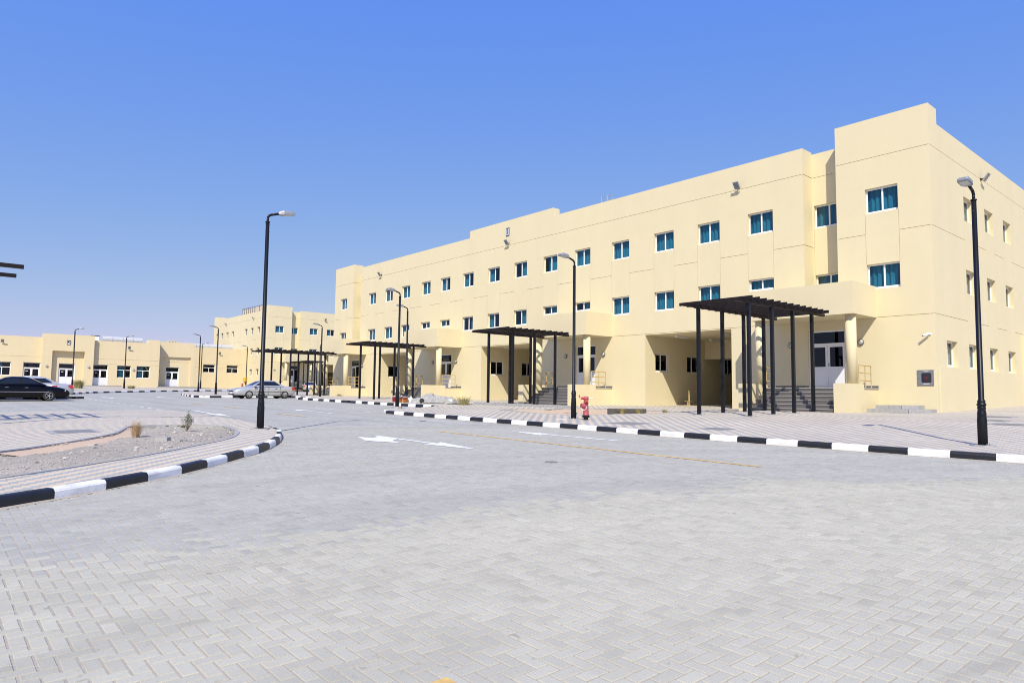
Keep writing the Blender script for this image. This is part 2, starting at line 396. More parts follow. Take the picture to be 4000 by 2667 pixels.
def blocks_mesh(name, B, mname, bev=.005, dep=.009):
    """B rows: x0,x1,y0,y1,z00,z10,z11,z01,tone,zone"""
    B = np.asarray(B, float); n = len(B)
    x0, x1, y0, y1 = B[:,0], B[:,1], B[:,2], B[:,3]; zz = B[:,4:8]
    V = np.zeros((n,8,3))
    X = np.stack([x0,x1,x1,x0],1); Y = np.stack([y0,y0,y1,y1],1)
    sx = np.array([1,-1,-1,1])*bev; sy = np.array([1,1,-1,-1])*bev
    V[:,:4,0] = X; V[:,:4,1] = Y; V[:,:4,2] = zz-dep
    V[:,4:,0] = X+sx; V[:,4:,1] = Y+sy; V[:,4:,2] = zz
    F = np.array([[4,5,6,7],[0,1,5,4],[1,2,6,5],[2,3,7,6],[3,0,4,7]])
    FF = (np.arange(n)[:,None,None]*8+F[None]).reshape(-1)
    me = bpy.data.meshes.new(name); nf = n*5
    me.vertices.add(n*8); me.vertices.foreach_set('co', V.reshape(-1))
    me.loops.add(nf*4); me.loops.foreach_set('vertex_index', FF.astype(np.int32))
    me.polygons.add(nf); me.polygons.foreach_set('loop_start', np.arange(nf, dtype=np.int32)*4)
    me.update(calc_edges=True)
    at = me.attributes.new('tone', 'FLOAT_COLOR', 'FACE'); C = np.zeros((n,5,4)); C[:,:,0] = B[:,8:9]; C[:,:,1] = B[:,9:10]; C[:,:,3] = 1
    at.data.foreach_set('color', C.reshape(-1))
    me.polygons.foreach_set('use_smooth', np.zeros(nf, dtype=bool)); me.materials.append(MATS[mname]); me.validate(); return me
ZB = [(-40,-9.0),(-2,-8.0),(.6,-7.59),(1.3,-7.28),(1.9,-7.1),(2.9,-6.93),(4.1,-6.86),(6,-6.85),(7.4,-6.65),(8.6,-5.8),(10.7,-6.05),(11.6,-4.5),(14.2,-3.2),(20,-1.5)]
def xb(y):
    for (a, u), (b, w) in zip(ZB, ZB[1:]):
        if a <= y <= b: return u+(w-u)*(y-a)/(b-a)
    return -4
W_ = .1; Bl = []; gjx, gjy = .0042, .0055
I0, I1, J0, J1 = int(-24/W_), int(8/W_), int(-6/W_), int(20/W_)
XG, YG = np.meshgrid(np.arange(I0, I1), np.arange(J0, J1), indexing='ij')
ang = np.arctan2((YG+.5)*W_, (XG+.5)*W_)-AZ; ang = (ang+pi) % (2*pi)-pi
rad = np.hypot((XG+.5)*W_, (YG+.5)*W_); k4 = (XG-YG) % 4
sel = (np.abs(ang) < HW) & (rad < RB-.1) & (rad > 1.2) & ((k4 == 0) | (k4 == 3))
kerb_in = offset(KI, .03)+[(-33.1,-16)]
pr_in = offset(KR, -.03)+[(-86.5,75),(34,75),(34,27)]
for i, jn in zip(XG[sel], YG[sel]):
    hz = (i-jn) % 4 == 0
    x0 = i*W_; y0 = jn*W_; x1 = x0+(2*W_ if hz else W_); y1 = y0+(W_ if hz else 2*W_)
    cx, cyy = (x0+x1)/2, (y0+y1)/2
    if inpoly(cx, cyy, kerb_in) or (cyy > 15.8 and inpoly(cx, cyy, pr_in)): continue
    z = Gr(cx, cyy); jt = random.gauss(0, .0009); tx = random.gauss(0, .006); ty = random.gauss(0, .006)
    zc = [Gr(x, y)+jt+(x-cx)*tx+(y-cyy)*ty for x, y in ((x0,y0),(x1,y0),(x1,y1),(x0,y1))]
    zone = 1.0 if cx < xb(cyy)+random.gauss(0, .28) else 0.0
    t = min(max(random.gauss(.5, .17), 0), 1)
    if random.random() < .03: t = .05
    gx_ = gjx+abs(random.gauss(0, .0012)); gy_ = gjy+abs(random.gauss(0, .0015))
    Bl.append([x0+gx_, x1-gx_, y0+gy_, y1-gy_, *zc, t, zone, cx, cyy, hz])
def in_view(x, y, z):
    d = Vector((x,y,z)); t = d.dot(fw)
    return t > .3 and abs(d.dot(rt)/t) < .76 and -.51 < d.dot(up)/t < .51
order = sorted(range(len(Bl)), key=lambda i: (0 if in_view(Bl[i][10], Bl[i][11], Bl[i][4]) else 1, hypot(Bl[i][10], Bl[i][11])))
near = set(order[:300])
obj('paving_blocks', blocks_mesh('paving_blocks', [b[:10] for i, b in enumerate(Bl) if i not in near], 'road_block'), ROAD)['kind'] = 'stuff'
VAR = {}
for hz in (True, False):
    for k in range(6):
        w, h = (.2, .1) if hz else (.1, .2)
        gx_ = gjx+.0005*(k % 3); gy_ = gjy+.0008*(k % 2)
        VAR[hz, k] = blocks_mesh('paving_block', [[-w/2+gx_, w/2-gx_, -h/2+gy_, h/2-gy_, 0,0,0,0, .28+.09*k, 0.]], 'road_block')
for i in order[:300]:
    b = Bl[i]; o = obj('paving_block', VAR[bool(b[12]), random.randrange(6)], ROAD, (b[10], b[11], sum(b[4:8])/4))
    e = .05; sx_ = (Gr(b[10]+e, b[11])-Gr(b[10]-e, b[11]))/(2*e); sy2 = (Gr(b[10], b[11]+e)-Gr(b[10], b[11]-e))/(2*e)
    o.rotation_euler = (atan2(sy2, 1)+random.gauss(0,.003), -atan2(sx_, 1)+random.gauss(0,.003), 0)

# --- pavements
def kerb(path, side, parent, c0=0, step=.8, plain=None):
    pts = resample(path, step); nrm = []
    for i in range(len(pts)):
        ax, ay = pts[max(i-1,0)]; bx, by = pts[min(i+1,len(pts)-1)]; l = hypot(bx-ax, by-ay)
        nrm.append((-(by-ay)/l*side, (bx-ax)/l*side))
    for i in range(len(pts)-1):
        (ax, ay), (bx, by) = pts[i], pts[i+1]; l = hypot(bx-ax, by-ay); e = .003/l
        mb = MB(); ring = []
        jz = random.gauss(0, .002)
        for t, (nx, ny) in ((e, nrm[i]), (1-e, nrm[i+1])):
            x = ax+(bx-ax)*t; y = ay+(by-ay)*t
            for d, z in ((0,-.32),(0,-.045),(.012,-.018),(.035,.004),(.135,.006),(.14,-.32)):
                ring.append((x+nx*d-(ax+bx)/2, y+ny*d-(ay+by)/2, G(x+nx*d, y+ny*d)+z+jz-G(ax, ay)))
        mb.add(ring, [(k, (k+1)%6, 6+(k+1)%6, 6+k) for k in range(6)]+[(5,4,3,2,1,0),(6,7,8,9,10,11)])
        mb.build('kerb_stone', plain or ('kerb_black' if (i+c0) % 2 == 0 else 'kerb_white'), parent, ((ax+bx)/2, (ay+by)/2, G(ax, ay)))
isl_in = offset(KI, .14)+[(-33.1+.0,-16)]
PAV_L = tag(sheet('island_pavement', isl_in, [BED], lambda x, y: G(x, y)-.012, ['joint_sand'], 1.5), kind='structure')
kerb(KI[:18], 1, PAV_L, 1); kerb(KI[17:], 1, PAV_L, 1, plain='concrete')
Pb = []
for jn in range(int(-3/.1), int(8.6/.1)):
    y0 = jn*.1
    for kx in range(int((-33.2+.1*jn)/.2)-1, int((-9+.1*jn)/.2)+2):
        x0 = kx*.2-.1*jn; cx, cyy = x0+.1, y0+.05
        r = hypot(cx, cyy)
        if r > 27.5 or not inpoly(cx, cyy, isl_in) or inpoly(cx, cyy, BED): continue
        if abs((atan2(cyy, cx)-AZ+pi) % (2*pi)-pi) > HW: continue
        zc = [G(x, y)+random.gauss(0,.0008) for x, y in ((x0,y0),(x0+.2,y0),(x0+.2,y0+.1),(x0,y0+.1))]
        Pb.append([x0+.002, x0+.198, y0+.002, y0+.098, *zc, min(max(random.gauss(.5,.2),0),1), float(kx % 2), cx, cyy])
order = sorted(range(len(Pb)), key=lambda i: (0 if in_view(Pb[i][10], Pb[i][11], Pb[i][4]) else 1, hypot(Pb[i][10], Pb[i][11])))
near = set(order[:300])
obj('pavement_blocks', blocks_mesh('pavement_blocks', [b[:10] for i, b in enumerate(Pb) if i not in near], 'pave_block', .003, .008), PAV_L)['kind'] = 'stuff'
PV = {(z, k): blocks_mesh('pavement_block', [[-.098,.098,-.048,.048,0,0,0,0,.3+.12*k,float(z)]], 'pave_block', .004, .01) for z in (0, 1) for k in range(4)}
for i in order[:300]:
    b = Pb[i]; o = obj('pavement_block', PV[int(b[9]), random.randrange(4)], PAV_L, (b[10], b[11], sum(b[4:8])/4)); o.rotation_euler = (.02, .015, 0)
# beyond the built blocks the same pattern goes on
far_isl = [p for p in isl_in]
sheet('far_paving', [(-33.1,-16),(-33.1,7.0),(-32.7,7.9),(-31.6,8.26),(-26.6,8.3),(-27.4,2.5),(-27.4,-1),(-26.5,-16)], [], lambda x, y: G(x, y)-.002, ['pave_far'], 2, PAV_L)
PAV_R = tag(sheet('pavement', offset(KR, -.14)+[(-86.5,75),(34,75),(34,27)], [BEDR], lambda x, y: G(x, y), ['pave_far'], 2.5), kind='structure')
kerb(KR[:12], -1, PAV_R, 0); kerb(KR[11:16], -1, PAV_R, 1); kerb(KR[15:20], -1, PAV_R, 0, 1.0); kerb(KR[19:], -1, PAV_R, 0, 1.0)
PAV_K = tag(sheet('far_pavement', offset(KK, .14)+[(-94,60),(-140,60),(-140,-16)], [], lambda x, y: G(x, y), ['pave_far'], 4), kind='structure')
kerb(KK, 1, PAV_K, 0, 1.0)
PAV_S = tag(sheet('bay_island', KS, [], lambda x, y: G(x, y), ['concrete'], 1.0), kind='structure')
kerb(KS[1:5], 1, PAV_S, 0, .5); kerb(KS[:2], 1, PAV_S, 0, .9); kerb(KS[4:], 1, PAV_S, 0, .9)
# wind-blown sand along the foot of the kerbs
def sand_foot(path, side, w0, w1, step=.11):
    P = resample(path, step); mb = MB(); prev = None
    for i, (x, y) in enumerate(P):
        ax, ay = P[max(i-1,0)]; bx, by = P[min(i+1,len(P)-1)]; l = hypot(bx-ax, by-ay); nx, ny = -(by-ay)/l*side, (bx-ax)/l*side
        w = w0+(w1-w0)*(.5+.5*sin(i*.23)*sin(i*.071+1))*random.uniform(.5,1.2)
        a = (x+nx*.01, y+ny*.01); b = (x-nx*w, y-ny*w); cur = ((*a, Gr(*a)+.014), (*b, Gr(*b)+.0012))
        if prev: mb.quad(prev[0], cur[0], cur[1], prev[1])
        prev = cur
    mb.build('sand_strip', 'joint_sand', ROAD)
sand_foot(KI[2:17], 1, .008, .085); sand_foot(KR[1:11], -1, .01, .10)
# --- planting beds: edging stones, sand, gravel, loose stones
def gravel_bed(poly, low, parent, dens, sandy):
    zf = lambda x, y: G(x, y)-low+.018*sin(x*3.1+y*1.7)*cos(y*2.3-x)+.012*sin(7*x)*sin(6.1*y)
    b = tag(sheet('gravel_bed', poly, [], zf, ['gravel' if not sandy else 'sand'], .28), kind='structure')
    P = resample(poly+[poly[0]], .6)
    for (ax, ay), (bx, by) in zip(P, P[1:]):
        l = hypot(bx-ax, by-ay); nx, ny = -(by-ay)/l, (bx-ax)/l; mb = MB(); ring = []
        if inpoly((ax+bx)/2+nx*.1, (ay+by)/2+ny*.1, poly): nx, ny = -nx, -ny
        for x, y in ((ax, ay), (bx, by)):
            for d, z in ((-.02,-.25),(-.02,.018),(.065,.018),(.065,-.25)):
                ring.append((x+nx*d-ax, y+ny*d-ay, G(x, y)+z-G(ax, ay)))
        mb.add(ring, [(k,(k+1)%4,4+(k+1)%4,4+k) for k in range(4)]+[(3,2,1,0),(4,5,6,7)])
        mb.build('edging_stone', 'concrete', parent, (ax, ay, G(ax, ay)))
    x0 = min(p[0] for p in poly); x1 = max(p[0] for p in poly); y0 = max(min(p[1] for p in poly), -2); y1 = max(p[1] for p in poly)
    mb = MB(); n = 0; tries = 0
    while n < dens and tries < dens*4:
        tries += 1
        x = random.uniform(x0, x1); y = random.uniform(y0, y1)
        if not inpoly(x, y, poly): continue
        s = .006+.012*random.random()**2+(.03*random.random() if random.random() < .03 else 0); z = zf(x, y)
        a = random.random()*6.28; mb.cur = random.choice((0,0,0,1,1,2))
        c, s_ = cos(a)*s, sin(a)*s; h = s*random.uniform(.5,.9)
        mb.add([(x+c*1.3,y+s_*1.3,z),(x-s_,y+c,z+.1*h),(x-c*1.2,y-s_*1.2,z),(x+s_,y-c,z),(x+.2*c,y,z+h),(x,y,z-h*.4)],
               [(0,1,4),(1,2,4),(2,3,4),(3,0,4),(1,0,5),(2,1,5),(3,2,5),(0,3,5)]); n += 1
    o = mb.build('gravel', ['stone_a','stone_b','stone_c'], b); o['kind'] = 'stuff'
    return b, zf
BEDO, zbed = gravel_bed(BED, .07, PAV_L, 9000, False)
BEDRO, zbedr = gravel_bed(BEDR, .03, PAV_R, 2500, True)
# drifted sand along the far edging of the island bed
pth = [(-16.4,1.15),(-17.0,1.7),(-17.9,2.4),(-18.9,3.1),(-19.9,3.72),(-21.3,4.22),(-22.3,4.6)]
mb = MB(); a_ = offset(pth, -.03); b_ = offset(pth, -.55)
for i in range(len(pth)-1):
    for k in range(4):
        t0, t1 = k/4, (k+1)/4
        p = lambda i, t: (a_[i][0]+(b_[i][0]-a_[i][0])*t, a_[i][1]+(b_[i][1]-a_[i][1])*t)
        z = lambda q_, t: zbed(*q_)+.004+.055*(1-t)**1.5
        c1, c2, c3, c4 = p(i,t0), p(i+1,t0), p(i+1,t1), p(i,t1)
        mb.smooth = True; mb.quad((*c1, z(c1,t0)), (*c2, z(c2,t0)), (*c3, z(c3,t1)-(.03 if k == 3 else 0)), (*c4, z(c4,t1)-(.03 if k == 3 else 0)))
mb.build('sand_drift', 'sand', BEDO)

# --- road markings
def marking(poly, m, lift=.005):
    return sheet('road_marking', poly, [], lambda x, y: Gr(x, y)+lift, [m], .35, ROAD)
def rect(x0, x1, y0, y1, m='marking_white'): marking([(x0,y0),(x1,y0),(x1,y1),(x0,y1)], m)
def arrow(tip, tail, y, dy=0, w=.07, hw=.33, hl=2.0):
    s = 1 if tip > tail else -1; hb = tip-s*hl
    pl = [(tip, y), (hb, y+hw), (hb+s*.25, y+w), (tail, y+w+dy), (tail, y-w+dy), (hb+s*.25, y-w), (hb, y-hw)]
    marking(pl, 'marking_white')
arrow(-12.5, -17.2, 9.78, -.05)
marking([(-17.13,9.16),(-15.94,8.77),(-14.89,9.18),(-15.55,9.32),(-15.9,9.70),(-16.9,9.71),(-16.54,9.32)], 'marking_white', .007)
arrow(-16.2, -11.87, 13.92, .15, hl=1.75); arrow(-33.9, -28.76, 14.28, -.12); arrow(-28.6, -34.7, 9.6, .25, hl=2.5)
arrow(-55.6, -60, 10.4, 0); arrow(-60, -54.2, 14.2, 0)
rect(-17.5, -6.78, 12.02, 12.14, 'marking_yellow'); rect(-30, -26.9, 11.98, 12.1, 'marking_yellow'); rect(-38.6, -36, 12.4, 12.52, 'marking_yellow')
rect(-43.9, -41.7, 12.25, 12.37, 'marking_yellow'); rect(-3.235, -.6, 2.215, 2.33, 'marking_yellow')
for i in range(12): rect(-49.3+1.78*i, -48.4+1.78*i, 16.04, 16.16)
for i in range(17): rect(-55.9+1.75*i+(.0 if i < 9 else .2), -55.0+1.75*i+(0 if i < 9 else .2), 8.62, 8.74)
rect(-47.0, -46.85, -8, 5.2); rect(-40.6, -40.5, 16.4, 21.3); rect(-45.6, -45.5, 16.4, 21.3)
# --- covers and gratings let into the pavement
def cover(poly, parent, rim=.12):
    cx = sum(p[0] for p in poly)/4; cyy = sum(p[1] for p in poly)/4
    big = [(cx+(x-cx)*1.35, cyy+(y-cyy)*1.35) for x, y in poly]
    f = sheet('cover_frame', big, [], lambda x, y: G(x, y)+.006, ['concrete'], .4, parent)
    sheet('cover_plate', poly, [], lambda x, y: G(x, y)+.010, ['plate'], .4, f)
for x, y, a, pr in ((-14.9,18.1,.5,PAV_R),(-11.6,18.2,.38,PAV_R),(-21.3,3.1,.42,PAV_L),(-7.4,29.7,.4,PAV_R),(-6.8,27.0,.32,PAV_R),(-5.9,25.0,.38,PAV_R)):
    cover([(x-a,y-a),(x+a,y-a),(x+a,y+a),(x-a,y+a)], pr)
for x, y in ((-9.8,9.5),(-22,14.5)):
    sheet('road_cover', [(x+.14*cos(k*.785), y+.14*sin(k*.785)) for k in range(8)], [], lambda x, y: Gr(x, y)+.005, ['concrete_dark'], .3, ROAD)

# ================================================================== BUILDINGS
def wallgrid(mb, P, u0, u1, z0, z1, ops):
    """flat wall with openings; ops = (ua,ub,za,zb,depth,back). P(u,d,z) -> point"""
    us = sorted({u0, u1, *[c for o in ops for c in o[:2] if u0 < c < u1]}); zs = sorted({z0, z1, *[c for o in ops for c in o[2:4] if z0 < c < z1]})
    for za, zb in zip(zs, zs[1:]):
        run = None; zm = (za+zb)/2
        act = [o for o in ops if o[2] < zm < o[3]]
        for ua, ub in zip(us, us[1:]):
            um = (ua+ub)/2; hole = any(o[0] < um < o[1] for o in act)
            if hole:
                if run: mb.quad(P(run[0],0,za), P(run[1],0,za), P(run[1],0,zb), P(run[0],0,zb)); run = None
            else: run = (run[0], ub) if run else (ua, ub)
        if run: mb.quad(P(run[0],0,za), P(run[1],0,za), P(run[1],0,zb), P(run[0],0,zb))
    for ua, ub, za, zb, d, back in ops:
        mb.quad(P(ua,0,za), P(ua,d,za), P(ua,d,zb), P(ua,0,zb)); mb.quad(P(ub,0,za), P(ub,d,za), P(ub,d,zb), P(ub,0,zb))
        mb.quad(P(ua,0,zb), P(ua,d,zb), P(ub,d,zb), P(ub,0,zb)); mb.quad(P(ua,0,za), P(ua,d,za), P(ub,d,za), P(ub,0,za))
        if back: mb.quad(P(ua,d,za), P(ub,d,za), P(ub,d,zb), P(ua,d,zb))
WM = {}
def win_meshes(w, h, style):
    k = (round(w,2), round(h,2), style)
    if k in WM: return k, WM[k]
    fr = MB(); b = .06
    fr.box(0,w,.15,.205,0,.075); fr.box(0,w,.15,.205,h-b,h); fr.box(0,b,.15,.205,.075,h-b); fr.box(w-b,w,.15,.205,.075,h-b)
    panes = []
    if style == 'slide':
        fr.box(w/2-.035,w/2+.035,.145,.21,.075,h-b); panes = [(b,w/2-.035,.075,h-b), (w/2+.035,w-b,.075,h-b)]
        fr.box(w/2+.035,w-b,.16,.2,.075,.12); fr.box(b,w/2-.035,.16,.2,.075,.11)
    elif style == 'transom':
        zt = h*.62; fr.box(b,w-b,.15,.205,zt-.04,zt+.04); fr.box(w/2-.04,w/2+.04,.15,.205,.075,zt-.04)
        panes = [(b,w/2-.04,.075,zt-.04), (w/2+.04,w-b,.075,zt-.04), (b,w-b,zt+.04,h-b)]
    pm = [MB().box(x0+.002,x1-.002,.172,.182,z0,z1) for x0,x1,z0,z1 in panes]
    cu = MB(); cu.smooth = True; n = 36
    for i in range(n):
        xa, xc = -.05+(w+.1)*i/n, -.05+(w+.1)*(i+1)/n
        f = lambda x: .32+.05*sin(x*26+.6*sin(x*5))+.02*sin(x*47+1)
        for z0, z1 in ((-.05, h*.5), (h*.5, h+.05)): cu.quad((xa,f(xa),z0),(xc,f(xc),z0),(xc,f(xc),z1),(xa,f(xa),z1))
    WM[k] = [fr, pm, cu, {}]; return k, WM[k]
def window(parent, loc, rz, w, h, style='slide', glass='glass_blue', curtain='curtain_blue', cover=1.0):
    k, (fr, pm, cu, cache) = win_meshes(w, h, style)
    def g(key, f):
        if key not in cache: cache[key] = f()
        return cache[key]
    o = obj('window', g('f', lambda: fr.mesh('window', ['white_frame'])), parent, loc, rz)
    for i, p in enumerate(pm): obj('pane', g(('p', i, glass), lambda: p.mesh('pane', [glass])), o)
    if curtain and cover > 0:
        c = obj('curtain', g(('c', curtain), lambda: cu.mesh('curtain', [curtain])), o)
        if cover < 1: c.scale = (cover, 1, 1); c.location = (0 if random.random() < .5 else w*(1-cover), 0, 0)
    return o
DM = {}
def door(parent, loc, rz, w=1.72, h=2.67, dark='glass_door', note=False, ajar=False):
    if (w, h) not in DM:
        f = MB(); zt = h-.62; b = .07
        f.box(0,b,.1,.19,0,h); f.box(w-b,w,.1,.19,0,h); f.box(b,w-b,.1,.19,h-b,h); f.box(b,w-b,.1,.19,zt-.05,zt+.03)
        leaf = []
        for x0, x1 in ((b, w/2-.004), (w/2+.004, w-b)):
            l = MB(); l.box(x0,x1,.12,.165,0,.99); l.box(x0,x0+.1,.12,.165,.99,zt-.05); l.box(x1-.1,x1,.12,.165,.99,zt-.05); l.box(x0+.1,x1-.1,.12,.165,zt-.15,zt-.05)
            l.box(x0+.08,x1-.08,.112,.12,.1,.93); leaf.append((l.mesh('leaf', ['white_panel']), MB().box(x0+.1,x1-.1,.138,.146,.99,zt-.15)))
        hd = MB(); hd.box(w/2+.03,w/2+.06,.08,.12,1.0,1.16); hd.box(w/2+.03,w/2+.15,.07,.09,1.09,1.11)
        nb = MB(); nb.box(b+.22,b+.46,.128,.134,1.55,1.62)
        DM[w, h] = (f.mesh('door', ['white_frame']), leaf, MB().box(b,w-b,.138,.146,zt+.03,h-b), hd.mesh('handle', ['steel']), nb.mesh('notice', ['paper']), {})
    f, leaf, tp, hd, nb, cache = DM[w, h]
    def g(key, q_):
        if key not in cache: cache[key] = q_.mesh('pane', [dark])
        return cache[key]
    o = obj('door', f, parent, loc, rz)
    for i, (l, p) in enumerate(leaf):
        if ajar and i == 1: continue
        obj('leaf', l, o); obj('pane', g((i, dark), p), o)
    obj('pane', g(('t', dark), tp), o); obj('handle', hd, o)
    if note: obj('notice', nb, o)
    return o

# ---------------------------------------------------------------- three-storey block J
BX, BY, BZ = -9.9, 31.69, -.6
J = thing('three_storey_building', 'long cream three-storey block with the letter J plaque on its parapet', 'building', (BX, BY, BZ), 0)
LEN = 54.9; DEP = 26.5
F = lambda u, d, z: (u, d, z)
REC = .95
WR = [-16.96,-19.97,-22.91,-26.13,-29.28,-32.27,-35.3,-38.3,-41.45,-44.52,-47.34,-50.5,-53.4,-56.42]      # right edges of the front windows
WW = 1.37
top = (8.83, 9.97); mid = (5.42, 6.54); low = (1.98, 3.11)
g1, g2, g3 = 11.375, 7.91, 4.165; GH = .022; GD = .03
def groove(ua, ub, z): return (ua, ub, z-GH/2, z+GH/2, GD, True)
def vgro(u, za, zb): return (u-.008, u+.008, za, zb, .02, True)
short = {-16.96, -29.28, -32.27, -44.52, -47.34}
PORCH = [-12.2, -27.45, -42.81, -57.95]
PASS = [(-24.94,-19.35), (-40.34,-34.68), (-55.45,-49.9)]
wall = MB()
# ground storey
ops = []
for a_, b_ in PASS: ops.append((a_-BX, b_-BX, -.6, 4.11, .25, False))
DOORX = [x-3.1 for x in PORCH]                                   # left edge of each entrance door
for x in DOORX: ops.append((x-BX, x-BX+1.72, 1.05, 3.72, .2, False))
solid = sorted([(-LEN, 'a')]+[]) 
edges = [-LEN]+[c for a_, b_ in sorted(PASS) for c in (a_-BX, b_-BX)]+[0]
wallgrid(wall, F, -LEN, 0, -.7, 4.15, ops)
# upper storeys: main stretch
def upper(u0, u1, P, ztop, wins, shortset=()):
    o = [groove(u0+.001, u1-.001, g1)]
    es = []
    for r in wins:
        ub = r-BX; ua = ub-WW; lo = 5.94 if r in shortset else mid[0]
        o += [(ua, ub, *top, .2, False), (ua, ub, lo, mid[1], .2, False), vgro(ua-.01, mid[1]+.02, top[0]-.02), vgro(ub+.01, mid[1]+.02, top[0]-.02)]
        es.append((ua, ub))
    es.sort(); cur = u0
    for ua, ub in es:
        if ua-cur > .2: o.append(groove(cur+.001 if cur == u0 else cur+.03, ua-.03, g2))
        cur = ub
    if u1-cur > .1: o.append(groove(cur+.03, u1-.001, g2))
    wallgrid(wall, P, u0, u1, 4.15+GH, ztop, o)
upper(-49.4, -5.49, F, 12.66, WR, short)
upper(-3.92, 0, F, 13.17, [-11.18]); upper(-54.9, -50.98, F, 13.17, [-62.2])
PR = lambda u, d, z: (u, d+REC, z)
RW1 = [-13.95]; RW2 = [-59.4]
upper(-5.49, -3.92, PR, 12.56, RW1, RW1); upper(-50.98, -49.4, PR, 12.56, RW2, RW2)
for u, zt in ((-3.92,13.17),(-5.49,12.66),(-49.4,12.66),(-50.98,13.17)):
    gz = [4.15, g2-GH/2, g2+GH/2, g1-GH/2, g1+GH/2, zt]
    for k in range(5):
        e = GD*(1 if u in (-3.92,-49.4) else -1)*(1 if k in (1,3) else 0)
        wall.quad((u+e,0,gz[k]),(u+e,REC,gz[k]),(u+e,REC,gz[k+1]),(u+e,0,gz[k+1]))
for ua, ub in ((-49.4,-5.49),(-3.92,0),(-54.9,-50.98)):                      # groove at first-floor level
    wall.quad((ua,GD,4.15),(ub,GD,4.15),(ub,GD,4.15+GH),(ua,GD,4.15+GH)); wall.quad((ua,0,4.15),(ub,0,4.15),(ub,GD,4.15),(ua,GD,4.15)); wall.quad((ua,0,4.15+GH),(ub,0,4.15+GH),(ub,GD,4.15+GH),(ua,GD,4.15+GH))
wall.box(-32.1,-22.8,.003,.6,12.66,13.22)                                    # raised parapet behind the plaque
for ua, ub in ((-3.92,0),(-54.9,-50.98)):                                    # corner towers
    wall.quad((ua,1.0,12.4),(ub,1.0,12.4),(ub,1.0,13.17),(ua,1.0,13.17)); wall.quad((ua,0,13.17),(ub,0,13.17),(ub,1,13.17),(ua,1,13.17))
for u in (-3.92,-50.98): wall.quad((u,REC,12.3),(u,1.02,12.3),(u,1.02,13.17),(u,REC,13.17))
for ua, ub, y, z in ((-49.4,-5.49,0,12.66),(-5.49,-3.92,REC,12.56),(-50.98,-49.4,REC,12.56)):   # parapet tops
    wall.quad((ua,y,z),(ub,y,z),(ub,y+.25,z),(ua,y+.25,z)); wall.quad((ua,y+.25,12),(ub,y+.25,12),(ub,y+.25,z),(ua,y+.25,z))
wall.build('wall', 'stucco', J)
# end walls
SIDE_R = [(4.27,5.67),(7.42,8.82),(10.57,11.97),(16.8,18.2),(19.9,21.3),(23.0,24.4)]
SIDE_L = [(3.3,4.55),(6.2,7.45),(9.0,10.25),(15.6,16.85),(18.4,19.65),(21.2,22.45),(23.9,25.15)]
for side in ('R', 'L'):
    wl = MB(); P = (lambda u, d, z: (-d, u, z)) if side == 'R' else (lambda u, d, z: (-LEN+d, u, z))
    wins = SIDE_R if side == 'R' else SIDE_L
    o = [groove(.001, DEP, g1)]; cur = 0.001
    for ua, ub in wins:
        o += [(ua,ub,*top,.26,False),(ua,ub,*mid,.26,False),(ua,ub,*low,.26,False), groove(cur, ua-.03, g2), groove(cur, ua-.03, g3)]
        for e in (ua-.01, ub+.01): o += [vgro(e, mid[1]+.02, top[0]-.02), vgro(e, low[1]+.02, g3-.2), vgro(e, g3+.2, mid[0]-.02)]
        cur = ub+.03
    o += [groove(cur, DEP, g2), groove(cur, DEP, g3)]
    ex = (1.3,2.7) if side == 'R' else (.9, 2.15)
    if side == 'R': o += [(*ex,*low,.26,False)]
    wallgrid(wl, P, 0, DEP, -.7, 12.5, o)
    wl.quad(P(0,0,12.5),P(1.0,0,12.5),P(1.0,0,13.17),P(0,0,13.17)); wl.quad(P(25.4,0,12.5),P(DEP,0,12.5),P(DEP,0,13.17),P(25.4,0,13.17))
    wl.quad(P(1.0,0,12.4),P(1.0,1.5,12.4),P(1.0,1.5,13.17),P(1.0,0,13.17)); wl.quad(P(25.4,0,12.4),P(25.4,3,12.4),P(25.4,3,13.17),P(25.4,0,13.17))
    wl.quad(P(1.0,0,12.5),P(25.4,0,12.5),P(25.4,.25,12.5),P(1.0,.25,12.5)); wl.quad(P(1.0,.25,12),P(25.4,.25,12),P(25.4,.25,12.5),P(1.0,.25,12.5))
    if side == 'R':
        wl.box(.001,.03,.3,13.3,-.7,1.96); wl.box(.001,.45,13.3,14.6,-.7,4.1)
    wl.build('wall', 'stucco', J)
    for n_, (ua, ub) in enumerate(wins+([ex] if side == 'R' else [])):
        for za, zb in ((top, mid, low) if n_ < len(wins) else (low,)):
            if side == 'R': window(J, (-.06, ua, za), pi/2, ub-ua, zb-za, glass='glass_grey', curtain='curtain_grey')
            else: window(J, (-LEN+.06, ub, za), -pi/2, ub-ua, zb-za, glass='glass_grey', curtain='curtain_grey')
bk = MB(); bk.quad((-LEN,DEP,-.7),(0,DEP,-.7),(0,DEP,12.6),(-LEN,DEP,12.6)); bk.build('wall', 'stucco', J)
rf = MB()
for ua, ub, y in ((-LEN+.05,-50.98,.05),(-50.98,-49.4,REC+.05),(-49.4,-5.49,.05),(-5.49,-3.92,REC+.05),(-3.92,-.05,.05)): rf.quad((ua,y,12.0),(ub,y,12.0),(ub,DEP,12.0),(ua,DEP,12.0))
rf.build('roof', 'roof', J)
